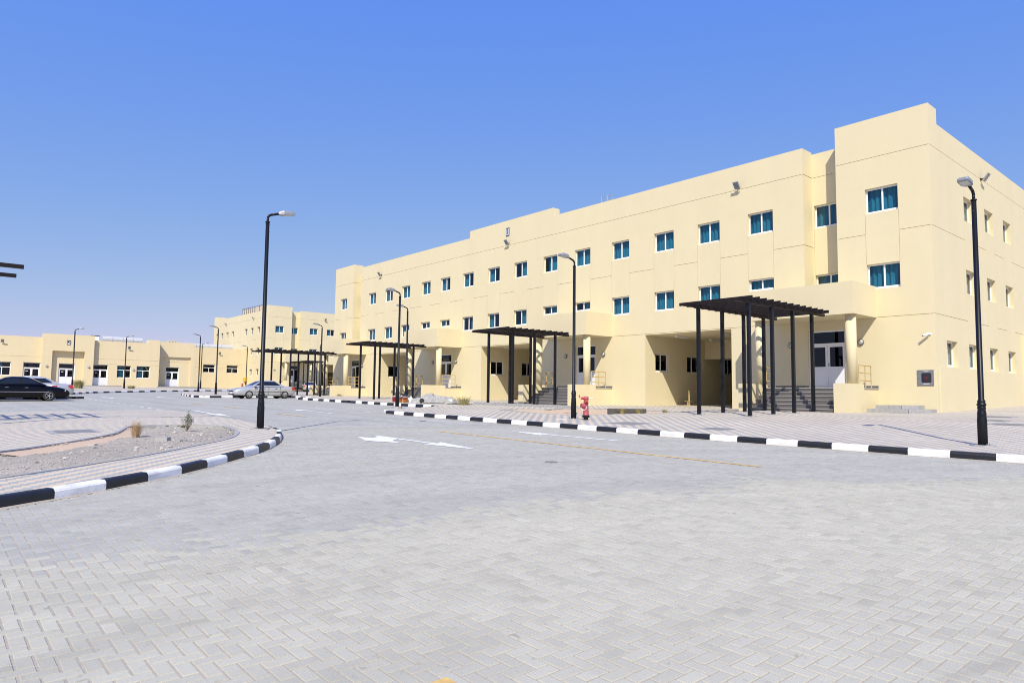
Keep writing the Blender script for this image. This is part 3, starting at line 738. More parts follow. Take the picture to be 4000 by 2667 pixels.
# front windows
for r in WR+[-11.18,-62.2]+RW1+RW2:
    ua = r-BX-WW; y = REC if r in RW1+RW2 else 0
    cov = 1.0 if r > -29 else random.choice((.5,.5,.7,.9,1.0))
    if r in (-41.45,-38.3): cov = .35
    window(J, (ua, y, top[0]), 0, WW, top[1]-top[0], cover=cov)
    lo = 5.94 if (r in short or r in RW1+RW2) else mid[0]
    w_ = window(J, (ua, y, lo), 0, WW, mid[1]-lo, cover=cov if r != -29.28 else .5)
    if r == -50.5: MB().box(WW*.5,WW-.06,.13,.21,.075,.62).build('infill_panel', 'white_panel', w_)
# passages through the ground floor
for a_, b_ in PASS:
    ua, ub = a_-BX, b_-BX; pm = MB()
    PL = lambda u, d, z: (ua-d, u, z)
    wo = [(.94,2.24,1.99,3.08,.12,False),(4.1,5.4,1.99,3.08,.12,False),(8.2,9.5,1.99,3.08,.12,False)]
    wallgrid(pm, PL, .25, 12, -.7, 4.11, wo)
    pm.quad((ub,.25,-.7),(ub,12,-.7),(ub,12,4.11),(ub,.25,4.11)); pm.quad((ua,.25,4.11),(ub,.25,4.11),(ub,12,4.11),(ua,12,4.11))
    pm.quad((ua,12,-.7),(ub,12,-.7),(ub,12,4.11),(ua,12,4.11)); pm.box(ua+.003,ub-.003,6.05,6.4,2.94,4.108)
    pm.build('passage_wall', 'stucco', J)
    for u0_, u1_, z0_, z1_, *_ in wo: window(J, (ua+.02, u0_, z0_), pi/2, u1_-u0_, z1_-z0_, glass='glass_door', curtain=None)
    for dx, dy in ((1.2,1.3),(4.15,1.4),(1.2,4.8)):
        t = MB(); t.box(ua+dx-.06,ua+dx+.06,dy,dy+1.2,4.03,4.107); t.box(ua+dx-.04,ua+dx+.04,dy+.02,dy+1.18,3.99,4.03)
        t.build('ceiling_light_tube', 'white_panel', J)
# entrance porches
STEP = {}
for pi_, xr in enumerate(PORCH):
    X = xr-BX; base = G(xr-2.4, 28.4)-BZ-.05
    c = MB(); c.box(X-4.75, X, -2.35, -.002, 4.15, 5.53); can = c.build('porch_canopy', 'stucco', J)
    for cx in (X-.3, X-4.45):
        m = MB(); m.smooth = True; m.lathe([(.215,1.2),(.215,4.15)], 28, cx, -1.94); m.build('column', 'stucco', can)
    for x0, x1 in ((X-.44, X), (X-4.75, X-4.31)): MB().box(x0, x1, -3.4, -1.48, -.6, 1.2).build('cheek_wall', 'stucco', can)
    l = MB(); l.box(X-4.75+.02, X-.02, -1.6, -.004, -.6, 1.0); l.build('landing_base', 'stucco', can)
    MB().box(X-4.76, X+.01, -1.478, -.003, 1.0, 1.05).build('landing_slab', 'granite_edge', can)
    MB().box(X-4.30, X-.45, -1.82, -1.478, 1.001, 1.051).build('landing_slab', 'granite_edge', can)
    sk = MB(); dl = DOORX[pi_]-BX; sk.box(X-4.74, dl, -.02, -.003, 1.051, 1.15); sk.box(dl+1.72, X+.005, -.02, -.003, 1.051, 1.15); sk.build('skirting', 'granite', can)
    rise = (1.05-base)/6
    for i in range(6):
        s = MB(); y0 = -3.3+.3*i; zt = base+rise*(i+1)-.005
        s.box(X-4.305, X-.445, y0, y0+.32, zt-rise-.06, zt-.03)
        if i < 5: s.cur = 1; s.box(X-4.305, X-.445, y0-.02, y0+.31, zt-.03, zt)
        s.build('step', ['granite', 'granite_edge'], can)
    for rx in (X-.1, X-4.64):
        r = MB(); R_ = .024
        for z in (1.36, 1.68, 2.0): r.rod((rx,-1.74,z),(rx,-.5 if z < 1.9 else -.56,z),R_)
        r.rod((rx,-1.1,1.05),(rx,-1.1,2.0),R_); r.rod((rx,-.5,1.05),(rx,-.5,1.94),R_); r.rod((rx,-.56,2.0),(rx,-.5,1.94),R_); r.rod((rx,-1.74,1.2),(rx,-1.74,2.0),R_)
        r.smooth = True; r.build('railing', 'yellow_rail', can)
    door(J, (dl, 0, 1.05), 0, note=False, ajar=(pi_ == 3))
# low corner steps of grey blocks by the tower
cs = thing('corner_step', 'two low steps of grey concrete blocks against the tower wall', 'steps', (-11, 30.6, -.6))
for poly, z0, z1, n in (([(-11.95,29.75),(-10.35,29.75),(-9.95,31.0),(-9.95,31.66),(-11.95,31.66)], -.9, -.42, 4), ([(-11.75,30.15),(-10.75,30.15),(-10.4,31.0),(-10.4,31.66),(-11.75,31.66)], -.42, -.27, 3)):
    x0 = poly[0][0]; x1 = poly[1][0]; y0 = poly[0][1]
    for k in range(n-1):
        a = x0+(x1-x0)*k/(n-1); b = x0+(x1-x0)*(k+1)/(n-1)-.012
        MB().box(a+11, b+11, y0-30.6, y0+.3-30.6, z0+.6, z1+.6).build('kerb_block', 'concrete', cs)
    MB().prism([(p[0]+11, p[1]-30.6) for p in [(x0, y0+.312),(x1, y0+.312)]+poly[2:]], z0+.6, z1+.597).build('step_fill', 'concrete', cs)
    MB().prism([(p[0]+11, p[1]-30.6) for p in [(x1+.004, y0),poly[2],(poly[2][0]-.3,poly[2][1]),(x1+.004, y0+.305)]], z0+.6, z1+.6).build('kerb_block', 'concrete', cs)

# second block of the same kind, turned a quarter, beyond J
KIDS = kids(); L = copy_tree(J); L.location = (-106.87, 40.92+LEN, .46); L.rotation_euler = (0,0,pi/2)
L['label'] = 'cream three-storey block with louvred units on its roof, beyond the end of the J block'

# ---------------------------------------------------------------- single-storey block K
kx = -98.0; ks = 1.0889
K = thing('single_storey_building', 'low cream single-storey block with white double doors and the letter K plaque', 'building', (kx, 16, .3))
KP = lambda off: (lambda u, d, z: (off-d, u-16, z-.3))
kw = MB()
kg = lambda a, b: [groove(a+.02, b-.02, 3.74), groove(a+.02, b-.02, 3.13)]
# left stretch, portal, middle stretch, set-back stretch
wallgrid(kw, KP(0), -18, 10.54, -.5, 6.08, [(8.8,10.5,.45,3.05,.2,False),(6.0,7.65,1.45,3.05,.2,False),(3.2,4.85,1.45,3.05,.2,False),groove(-17.9,10.5,3.74)])
wallgrid(kw, KP(.6), 10.54, 15.82, -.5, 6.53, [(11.53,14.85,-.2,4.52,.55,False)])
wallgrid(kw, KP(.05), 11.53, 14.85, -.2, 4.52, [(12.3,14.0,.45,3.05,.2,False),groove(11.55,14.83,3.74)])
wallgrid(kw, KP(0), 15.82, 23.37, -.5, 6.02, [(15.85,17.55,.45,3.05,.2,False),(18.53,20.1,1.45,3.0,.2,False),(20.73,22.3,1.45,3.0,.2,False),groove(15.84,23.35,3.74),groove(17.6,18.5,3.13),groove(22.35,23.35,3.13)])
wallgrid(kw, KP(-1.3), 23.37, 28.0, -.5, 6.38, [(23.9,27.6,-.2,4.4,.3,False),])
wallgrid(kw, KP(-1.55), 23.9, 27.6, -.2, 4.4, [(24.55,26.25,.45,3.05,.2,False),groove(23.95,27.55,3.74)])
for y in (10.54, 15.82): kw.quad((.6,y-16,-.8),(0,y-16,-.8),(0,y-16,6.23),(.6,y-16,6.23))
kw.quad((.6,10.54-16,6.23),(.6,15.82-16,6.23),(-.4,15.82-16,6.23),(-.4,10.54-16,6.23)); kw.quad((-.4,10.54-16,5.6),(-.4,15.82-16,5.6),(-.4,15.82-16,6.23),(-.4,10.54-16,6.23))
for y in (10.54, 15.82): kw.quad((0,y-16,5.6),(-.4,y-16,5.6),(-.4,y-16,6.23),(0,y-16,6.23))
kw.quad((0,23.37-16,-.8),(-1.3,23.37-16,-.8),(-1.3,23.37-16,6.08),(0,23.37-16,6.08))
kw.quad((-1.3,12.0,-.8),(-16,12.0,-.8),(-16,12.0,6.08),(-1.3,12.0,6.08))
kw.box(-1.2,-.003,6.0,7.36,5.72,6.15)
kw.quad((-16,-34,-.8),(-16,12,-.8),(-16,12,6.0),(-16,-34,6.0)); kw.quad((0,-34,-.8),(-16,-34,-.8),(-16,-34,5.8),(0,-34,5.8))
kw.build('wall', 'stucco_k', K)
MB().quad((0,-34,5.6),(0,7.37,5.6),(-16,7.37,5.6),(-16,-34,5.6)).quad((-1.3,7.37,5.8),(-1.3,12,5.8),(-16,12,5.8),(-16,7.37,5.8)).build('roof', 'roof', K)
for ua, off, nt_ in ((8.8,0,1),(12.3,.05,1),(15.85,0,1),(24.55,-1.55,1)): door(K, (off, ua-16, .15), pi/2, 1.7, 2.6, dark='glass_blue', note=bool(nt_))
for ua, w in ((6.0,1.65),(3.2,1.65),(18.53,1.57),(20.73,1.57)): window(K, (0, ua-16, 1.15), pi/2, w, 1.58, 'transom', curtain='curtain_grey', cover=.5)
for (a, b, off) in ((8.0,19.4,1.0),(23.2,28.6,-.3)):
    for k, (z, e) in enumerate(((.0,.9),(.15,.45))):
        MB().box(off-2.2, off+e, a-16, b-16-.5*k, -.8, z).build('step', 'granite_edge', K)
# service wing between K and the far block
WG = thing('service_wing', 'plain cream service wing with two wide windows and a metal duct on its roof', 'building', (-115.4, 36, .3))
wm = MB(); WP = lambda u, d, z: (-d, u-36, z-.3)
wallgrid(wm, WP, 28.0, 40.9, -.5, 6.87, [(33.97,35.8,2.85,4.15,.2,False),(37.65,39.45,2.85,4.15,.2,False),groove(28.1,40.85,4.25),groove(28.1,33.9,3.7),groove(35.9,37.6,3.7),groove(39.5,40.85,3.7)])
wm.quad((0,-8,-.8),(-9,-8,-.8),(-9,-8,6.57),(0,-8,6.57)); wm.quad((-9,-8,-.8),(-9,4.9,-.8),(-9,4.9,6.57),(-9,-8,6.57)); wm.build('wall', 'stucco_k', WG)
MB().quad((0,-8,6.3),(0,4.9,6.3),(-9,4.9,6.3),(-9,-8,6.3)).build('roof', 'roof', WG)
for ua in (33.97, 37.65): window(WG, (0, ua-36, 2.55), pi/2, 1.82, 1.3, 'transom', curtain=None)
def duct(name, label, loc, y0, y1, r):
    d = thing(name, label, 'duct', loc)
    m = MB(); m.smooth = True; n = 8
    for i in range(4): MB().rod((0, y0+(y1-y0)*i/4+.02, 0), (0, y0+(y1-y0)*(i+1)/4-.02, 0), r*(1 if i % 2 else 1.02), n=14).build('duct_section', 'galv', d)
    for i in range(5): m.box(-.2,.2, y0+(y1-y0)*i/4-.04, y0+(y1-y0)*i/4+.04, -r-.35, -r*.9)
    m.build('support', 'galv', d); return d
duct('roof_duct', 'silver round duct on the roof of the service wing', (-118, 36, 7.25), -4.5, 3.3, .38)
duct('roof_duct', 'silver round duct behind the parapet of the K block', (-101, 19, 6.5), -1.8, 2.9, .33)

# ================================================================== STREET LAMPS
def make_lamp():
    t = thing('street_lamp', 'x', 'street lamp', group='black street lamps along the road')
    m = MB(); m.smooth = True
    m.lathe([(.098,0),(.098,.57),(.094,.60),(.089,.66),(.092,.70),(.092,.715),(.089,.725),(.078,.80),(.079,.81),(.086,.825),(.086,.85),(.079,.865),(.079,.875),(.094,.895),(.096,.915),(.090,.935),(.078,.95),(.080,.97),(.080,.995),(.074,1.01),(.06,1.03),(.052,5.60)], 32, flute=.9)
    m.build('post', 'black_metal', t)
    m = MB(); m.smooth = True; m.lathe([(.066,5.60),(.068,5.625),(.03,5.63)], 16); m.build('collar', 'black_metal', t)
    b = MB()
    for z in (5.35, 5.55): b.rod((-.075,0,z),(.075,0,z),.006,n=6)
    b.build('set_screw', 'steel', t)
    m = MB(); m.smooth = True
    P = [(0,0,5.62),(0,0,5.74),(.04,0,5.80),(.10,0,5.83),(.34,0,5.90)]
    for a, c in zip(P, P[1:]): m.rod(a, c, .034, n=12)
    m.build('arm', 'black_metal', t)
    h = MB()
    def sec(x, w, z0, z1): return [(x,-w,z0),(x,w,z0),(x,w*.96,z0+.6*(z1-z0)),(x,w*.72,z1),(x,-w*.72,z1),(x,-w*.96,z0+.6*(z1-z0))]
    st = [(.30,.045,5.87,5.93),(.37,.09,5.87,5.97),(.44,.12,5.872,5.995),(.68,.125,5.90,6.01),(.76,.115,5.91,5.985),(.785,.10,5.92,5.955)]
    vs = [p for s in st for p in sec(*s)]; fs = [(k*6+i, k*6+(i+1)%6, k*6+6+(i+1)%6, k*6+6+i) for k in range(5) for i in range(6)]+[tuple(range(6))[::-1], tuple(range(30,36))]
    h.add(vs, fs); hd = h.build('lamp_head', 'lamp_grey', t)
    g = MB(); g.add([(.46,-.09,5.865),(.72,-.09,5.897),(.72,.09,5.897),(.46,.09,5.865),(.46,-.09,5.88),(.72,-.09,5.912),(.72,.09,5.912),(.46,.09,5.88)], [(0,1,2,3),(0,1,5,4),(1,2,6,5),(2,3,7,6),(3,0,4,7)]); g.build('lens', 'lamp_lens', hd)
    b = MB(); b.prism([(.27*cos(k*pi/4+pi/8), .27*sin(k*pi/4+pi/8)) for k in range(8)], -.12, .012); b.build('base_plate', 'concrete', t)
    for k in range(4):
        a = k*pi/2+pi/4; n = MB(); n.lathe([(.016,.012),(.016,.03),(.007,.03),(.007,.055)], 6, .15*cos(a), .15*sin(a)); n.build('anchor_bolt', 'steel', t)
    return t
LAMPS = [((-4.86,18.36),-pi/2,'black street lamp at the kerb in front of the building tower corner'),
         ((-19.42,7.33),pi/2,'black street lamp on the tip of the gravel island'),
         ((-17.8,18.38),-pi/2,'black street lamp beside the red hydrant'),
         ((-30.7,18.64),-pi/2,'black street lamp on the kerb end of the parking bay'),
         ((-36.8,23.0),-pi/2,'black street lamp beside the paint buckets and crumpled sheet'),
         ((-53.77,25.2),-pi/2,'black street lamp beside the parked silver saloon in the bay'),
         ((-63.31,19.8),-pi/2,'black street lamp on the curved island past the silver saloon'),
         ((-76.0,22.0),-pi/2,'black street lamp at the far end of the curved island'),
         ((-95.5,27.9),pi/2,'black street lamp in front of the set-back door of the K block'),
         ((-96.0,34.0),-pi/2,'black street lamp in front of the yellow box on the wall'),
         ((-88.27,17.5),pi/2,'black street lamp in front of the K block windows'),
         ((-78.75,11.11),pi/2,'black street lamp in front of the K block portal'),
         ((-79.3,37.0),pi/2,'black street lamp in front of the far block porch')]
l0 = make_lamp()
for i, ((x, y), a, lab) in enumerate(LAMPS):
    if i == 0: l0.location = (x, y, G(x, y)+.01); l0.rotation_euler = (0,0,a); l0['label'] = lab
    else: clone(l0, (x, y, G(x, y)+.01), a, lab)
for o in bpy.data.objects:
    if o.name.startswith('street_lamp') and not o.parent: o.rotation_euler[0] = random.gauss(0, .004); o.rotation_euler[1] = random.gauss(0, .004); o.scale = (1, 1, {'street_lamp': 1.012, 'street_lamp.001': 1.058}.get(o.name, 1.02))

# ================================================================== PERGOLAS
def pergola(label, xr, xl, ys, ye, nposts, nsl, ztop=3.55, face=1, sh=0):
    """rows of posts at xr and xl, beams run along y up to ye, slats along x"""
    cx, cy2 = (xr+xl)/2, (ys[0]+ys[-1])/2; z0 = G(cx, cy2)
    t = thing('pergola', label, 'pergola', (cx, cy2, z0), group='dark steel pergolas in front of the porches')
    w = .06
    for x in (xr, xl):
        for y in ys:
            g = G(x, y)-z0
            MB().box(x-cx-w, x-cx+w, y-cy2-w, y-cy2+w, g-.02, ztop-z0-.06).build('post', 'black_metal', t)
            p = MB(); p.box(x-cx-.19, x-cx+.19, y-cy2-.19, y-cy2+.19, g-.05, g+.012); pl = p.build('base_plate', 'concrete', t)
            for sx, sy in ((1,1),(-1,1),(1,-1),(-1,-1)):
                b = MB(); b.lathe([(.014,g+.012),(.014,g+.035)], 6, x-cx+sx*.15, y-cy2+sy*.15); b.build('bolt', 'steel', pl)
        y0 = ys[0]-1.0 if face > 0 else ys[-1]-1.0
        MB().box(x-cx-.05, x-cx+.05, ye[0]-cy2, ye[1]-cy2, ztop-z0-.06, ztop-z0+.06).build('beam', 'brown_metal', t)
    for i in range(nsl):
        y = ye[0]+.55+(ye[1]-ye[0]-1.0)*i/(nsl-1)-sh
        MB().box(xl-cx-.56, xr-cx+.42, y-cy2-.035, y-cy2+.035, ztop-z0+.03, ztop-z0+.15).build('slat', 'brown_metal', t)
    return t
Y4 = [23.2,24.9,26.55,28.2]; Y3 = Y4[1:]
pergola('tall dark pergola at the porch nearest the tower with hose cabinet', -13.44, -15.62, Y4, (22.2,29.32), 4, 13)
pergola('dark pergola in front of the porch behind the red hydrant', -28.85, -31.0, Y3, (23.7,29.32), 3, 11)
pergola('dark pergola in front of the porch with paint buckets below it', -44.25, -46.4, Y3, (23.7,29.32), 3, 11)
pergola('dark pergola behind the parked silver saloon', -59.35, -61.5, Y4, (22.2,29.32), 4, 13)
pergola('dark pergola over the pavement beside the gravel island', -24.95, -27.1, [-4.0,-2.3,-.6,1.1], (-5.0,2.1), 4, 13, 3.62, sh=.35)
# far block pergola: same kind, turned to face its porch
far_p = pergola('dark pergola in front of the far block porch', 1.08, -1.08, [-2.5,-.83,.83,2.5], (-3.5,3.6), 4, 13, G(0,0)+4.35)
far_p.location = (-101.2, 45.3, G(-101.2, 45.3)); far_p.rotation_euler = (0,0,pi/2)

# ================================================================== CARS
def car(name, label, x, y, heading, paint, Lc=4.8, Wc=1.8, Hc=1.43, spokes=7, spoiler=False, plate=True):
    t = thing(name, label, 'car', (x, y, Gr(x, y)), heading); hw0 = Wc/2; k = Lc/4.8
    stn = [(0,.42,.62,.66),(.04,.32,.82,.74),(.16,.27,.93,.82),(.45,.24,.965,.875),(.85,.22,.975,.895),(1.3,.2,.97,.9),(1.9,.19,.955,.9),(2.6,.19,.945,.9),(3.2,.19,.94,.9),(3.55,.2,.925,.9),(3.95,.2,.865,.89),(4.35,.22,.79,.86),(4.6,.25,.71,.80),(4.74,.29,.63,.72),(4.8,.36,.55,.64)]
    b = MB(); b.smooth = True; R = []
    for sx, zb, zt, hw in stn:
        hw *= hw0/.9; h = zt-zb
        half = [(0,zb),(.8*hw,zb),(.95*hw,zb+.1*h),(hw*.985,zb+.28*h),(hw,zb+.5*h),(hw*.985,zb+.72*h),(hw*.95,zb+.88*h),(hw*.85,zt),(hw*.5,zt+.022),(0,zt+.03)]
        R.append([((sx-2.4)*k, yy, zz) for yy, zz in half]+[((sx-2.4)*k, -yy, zz) for yy, zz in half[-2:0:-1]])
    n = len(R[0]); b.add([p for r in R for p in r], [(i*n+j, i*n+(j+1)%n, (i+1)*n+(j+1)%n, (i+1)*n+j) for i in range(len(R)-1) for j in range(n)]+[tuple(range(n))[::-1], tuple(range((len(R)-1)*n, len(R)*n))])
    body = b.build('body', [paint, 'car_trim'], t)
    wx = ((.86-2.4)*k+.06, (3.72-2.4)*k); wr = .315; cut = MB()
    for wxx in wx: cut.rod((wxx,-hw0-.2,wr),(wxx,hw0+.2,wr),wr+.055,n=28)
    co = cut.build('cutter', paint)
    md = body.modifiers.new('b', 'BOOLEAN'); md.operation = 'DIFFERENCE'; md.object = co; md.solver = 'EXACT'
    bpy.context.view_layer.update(); dg = bpy.context.evaluated_depsgraph_get()
    me = bpy.data.meshes.new_from_object(body.evaluated_get(dg)); body.modifiers.clear(); body.data = me
    bpy.data.objects.remove(co)
    if not me.materials: me.materials.append(MATS[paint])
    inner = MB()                                             # dark underside and wheel wells
    inner.box((.3-2.4)*k,(4.5-2.4)*k,-hw0*.8,hw0*.8,.19,.40); inner.box((.5-2.4)*k,(4.2-2.4)*k,-hw0*.62,hw0*.62,.4,.8); inner.build('underbody', 'car_trim', t)
    lay = [(.945,.62,3.68,.835),(1.03,.80,3.52,.80),(1.19,1.14,3.20,.735),(1.33,1.45,2.90,.665),(1.39,1.62,2.74,.60),(1.425,1.85,2.5,.47)]
    zs = (Hc-.945)/(1.425-.945); O = []
    for z, x0, x1, hw in lay:
        z = .945+(z-.945)*zs; hw *= hw0/.9; xm = (x0*.45+x1*.55); d = min(.24, (x1-x0)*.12); e = min(.42, (x1-x0)*.16)
        half = [(x1,0),(x1-.02,.5*hw),(x1-.1*d/.24,.88*hw),(x1-d,.985*hw),(xm+.045,hw),(xm-.045,hw),(x0+e*1.05,.99*hw),(x0+e,.985*hw),(x0+.12*d/.24,.86*hw),(x0+.02,.5*hw),(x0,0)]
        O.append([((xx-2.4)*k, yy, z) for xx, yy in half]+[((xx-2.4)*k, -yy, z) for xx, yy in half[-2:0:-1]])
    m = len(O[0]); V = [p for r in O for p in r]; parts = {'roof': [], 'windscreen': [], 'rear_window': [], 'sl': [], 'sr': [], 'sl2': [], 'sr2': [], 'pillar': []}
    for i in range(len(O)-1):
        for j in range(m):
            f = (i*m+j, i*m+(j+1)%m, (i+1)*m+(j+1)%m, (i+1)*m+j); jj = j if j < 10 else m-1-j
            if i in (0, 3, 4): key = 'roof'
            elif jj in (0, 1): key = 'windscreen'
            elif jj in (8, 9): key = 'rear_window'
            elif jj == 3: key = 'sl' if j < 10 else 'sr'
            elif jj == 5: key = 'sl2' if j < 10 else 'sr2'
            elif jj in (4, 6): key = 'pillar'
            else: key = 'roof'
            parts[key].append(f)
    parts['roof'].append(tuple(range((len(O)-1)*m, len(O)*m)))
    for key, fs in parts.items():
        q_ = MB(); q_.smooth = key == 'roof' or 'w' in key; used = sorted({i for f in fs for i in f}); mp = {i: a for a, i in enumerate(used)}
        q_.add([V[i] for i in used], [tuple(mp[i] for i in f) for f in fs])
        nm = {'sl':'side_window','sr':'side_window','sl2':'side_window','sr2':'side_window','pillar':'door_pillar','roof':'roof_panel'}.get(key, key)
        q_.build(nm, {'roof': paint, 'pillar': 'car_trim'}.get(key, 'car_glass'), t)
    for wxx in wx:
        for s in (-1, 1):
            yc = s*(hw0-.1); w_ = obj('wheel', None, t, (wxx, yc, wr)); ty = MB(); ty.smooth = True
            prof = [(.20,-.1),(.29,-.1),(.312,-.075),(.315,0),(.312,.075),(.29,.1),(.20,.1)]; nn = 28; vs = []
            for r_, yy in prof: vs += [(r_*cos(2*pi*i/nn), yy, r_*sin(2*pi*i/nn)) for i in range(nn)]
            ty.add(vs, [(a*nn+i, a*nn+(i+1)%nn, (a+1)*nn+(i+1)%nn, (a+1)*nn+i) for a in range(len(prof)-1) for i in range(nn)]); ty.build('tyre', 'rubber', w_)
            ri = MB(); ri.rod((0,s*.05,0),(0,s*.085,0),.06,n=12)
            for a in range(spokes):
                an = 2*pi*a/spokes; ri.bar((.03*cos(an), s*.07, .03*sin(an)), (.2*cos(an), s*.08, .2*sin(an)), .055, .03)
            vs = []
            for r_, yy in ((.185,.095),(.215,.1),(.215,.02),(.185,.02)): vs += [(r_*cos(2*pi*i/nn), s*yy, r_*sin(2*pi*i/nn)) for i in range(nn)]
            ri.add(vs, [(a*nn+i, a*nn+(i+1)%nn, ((a+1)%4)*nn+(i+1)%nn, ((a+1)%4)*nn+i) for a in range(4) for i in range(nn)])
            ri.build('rim', 'rim', w_); dk = MB(); dk.rod((0,s*.01,0),(0,s*.04,0),.19,n=20); dk.build('brake_disc', 'car_trim', w_)
    xf = (4.8-2.4)*k; xr_ = -2.4*k; sc = hw0/.9
    for s in (-1, 1):
        q_ = MB(); q_.smooth = True; q_.add([(xf-.27*k,s*.79*sc,.70),(xf-.135*k,s*.67*sc,.665),(xf-.075*k,s*.44*sc,.645),(xf-.055*k,s*.46*sc,.55),(xf-.10*k,s*.71*sc,.565),(xf-.30*k,s*.845*sc,.60)], [(0,1,4,5),(1,2,3,4)]); q_.build('headlight', 'head_lens', t)
        q_ = MB(); q_.add([(xr_+.035,s*.46*sc,.90),(xr_+.13,s*.80*sc,.915),(xr_+.40,s*.868*sc,.90),(xr_+.26,s*.885*sc,.70),(xr_+.01,s*.80*sc,.69),(xr_-.012,s*.46*sc,.71)], [(0,1,4,5),(1,2,3,4)]); q_.build('taillight', 'tail_red', t)
        q_ = MB(); q_.box((3.25-2.4)*k,(3.37-2.4)*k,*sorted((s*.9*sc,s*1.06*sc)),.95,1.06); q_.build('mirror', paint, t)
        q_ = MB(); q_.box((.95-2.4)*k,(3.7-2.4)*k,*sorted((s*.895*sc,s*.912*sc)),.53,.56); q_.build('side_moulding', 'chrome' if paint == 'car_black' else 'car_trim', t)
        for hx in (1.55, 2.5): q_ = MB(); q_.box((hx-2.4)*k,(hx+.17-2.4)*k,*sorted((s*.885*sc,s*.915*sc)),.79,.815); q_.build('door_handle', 'chrome' if paint == 'car_black' else 'car_trim', t)
        for hx in (1.28, 2.22, 3.28): q_ = MB(); q_.box((hx-2.4)*k-.004,(hx-2.4)*k+.004,*sorted((s*.86*sc,s*.9035*sc)),.32,.92); q_.build('door_gap', 'car_trim', t)
    q_ = MB(); q_.box(xf-.06,xf+.004,-.42*sc,.42*sc,.50,.60); q_.build('grille', 'car_trim', t)
    q_ = MB(); q_.box(xf-.10,xf-.01,-.62*sc,.62*sc,.30,.37); q_.build('bumper_intake', 'car_trim', t)
    if plate:
        q_ = MB(); q_.box(xr_-.02,xr_+.03,-.26,.26,.66,.77); q_.build('number_plate', 'paper', t)
        q_ = MB(); q_.box(xf-.02,xf+.012,-.26,.26,.39,.48); q_.build('number_plate', 'paper', t)
    if spoiler:
        q_ = MB(); q_.box(xr_+.02,xr_+.22,-.62,.62,1.06,1.085); q_.box(xr_+.1,xr_+.16,-.5,-.46,.95,1.06); q_.box(xr_+.1,xr_+.16,.46,.5,.95,1.06); q_.build('spoiler', paint, t)
    return t
car('parked_car', 'silver saloon pulled into the bay beside the black and white kerb', -54.85, 20.75, -pi/2, 'car_silver', 4.9, 1.8, 1.45, 8)
car('parked_car', 'black saloon with tinted windows in the parking row', -50.85, 4.55, pi/2, 'car_black', 4.85, 1.82, 1.45, 5)
car('parked_car', 'white saloon with a boot spoiler parked behind the black saloon', -53.4, 4.3+.1, -pi/2, 'car_white', 4.6, 1.78, 1.46, 5, spoiler=True)
car('parked_car', 'pale silver saloon with red tail lights parked past the white car', -56.9, 5.6, -pi/2, 'car_silver', 4.9, 1.85, 1.44, 5)
car('parked_car', 'small beige-silver saloon seen from behind at the far block porch', -95.0, 42.8, pi*.86, 'car_beige', 4.5, 1.72, 1.45, 6)

# ================================================================== FIXTURES AND SMALL THINGS
def make_hydrant():
    t = thing('fire_hydrant', 'x', 'fire hydrant')
    m = MB(); m.smooth = True; m.lathe([(.085,-.05),(.085,.10),(.09,.11)], 20); m.build('foot', 'rubber', t)
    m = MB(); m.lathe([(.13,.09),(.13,.115),(.128,.118),(.128,.145),(.125,.15),(.125,.165)], 24); m.build('flange', 'car_trim', t)
    m = MB(); m.smooth = True; m.lathe([(.118,.165),(.118,.19),(.105,.205),(.100,.23),(.088,.40),(.083,.52),(.088,.60),(.082,.66),(.086,.73),(.102,.75),(.102,.775),(.088,.785),(.084,.82),(.055,.835),(.02,.84)], 24); m.build('barrel', 'red_paint', t)
    for k in range(8):
        a = k*pi/4; b = MB(); b.lathe([(.011,.16),(.011,.18)], 6, .112*cos(a), .112*sin(a)); b.build('flange_bolt', 'steel', t)
    # outlets: big pumper cap (towards -y), two hose caps
    def outlet(a, z, r, l, cap):
        d = Vector((cos(a), sin(a), 0)); p = Vector((0,0,z)); o = MB(); o.smooth = True
        o.rod(p, p+d*(l*.6), r*.85, n=16); n_ = o.build('outlet', 'red_paint', t)
        c = MB(); c.rod(p+d*(l*.6), p+d*l, r, r*.92, n=16); c.rod(p+d*l, p+d*(l+.035), r*.28, n=6); c.build('cap', cap, n_)
    outlet(radians(-108), .50, .095, .19, 'red_paint'); outlet(radians(-42), .665, .06, .17, 'red_cap'); outlet(radians(-131), .765, .05, .18, 'red_cap')
    m = MB(); m.rod((-.15,-.17,.79),(-.165,-.185,.88),.022,n=6); m.build('cap_lug', 'red_paint', t)
    m = MB(); m.rod((.04,.05,.77),(.15,.175,.77),.011,n=6); m.rod((.13,.15,.77),(.16,.186,.77),.02,n=6); m.rod((.05,.06,.51),(.10,.12,.51),.02,n=6); m.build('valve_spindle', 'steel', t)
    m = MB(); ch = [(-.06,-.20,.44),(-.03,-.17,.37),(.03,-.13,.34),(.08,-.09,.38),(.09,-.04,.50)]
    for a, b in zip(ch, ch[1:]): m.rod(a, b, .007, n=5)
    m.build('chain', 'paper', t)
    return t
h0 = make_hydrant(); h0.location = (-17.1, 18.3, G(-17.1,18.3)); h0.scale = (1.02,1.02,1.02); h0['label'] = 'faded red fire hydrant standing beside a street lamp'
h0['group'] = 'red fire hydrants'
h1 = clone(h0, (-95.0, 33.2, G(-95,33.2)), radians(40), 'red fire hydrant near the yellow box on the service wing', 'red fire hydrants')

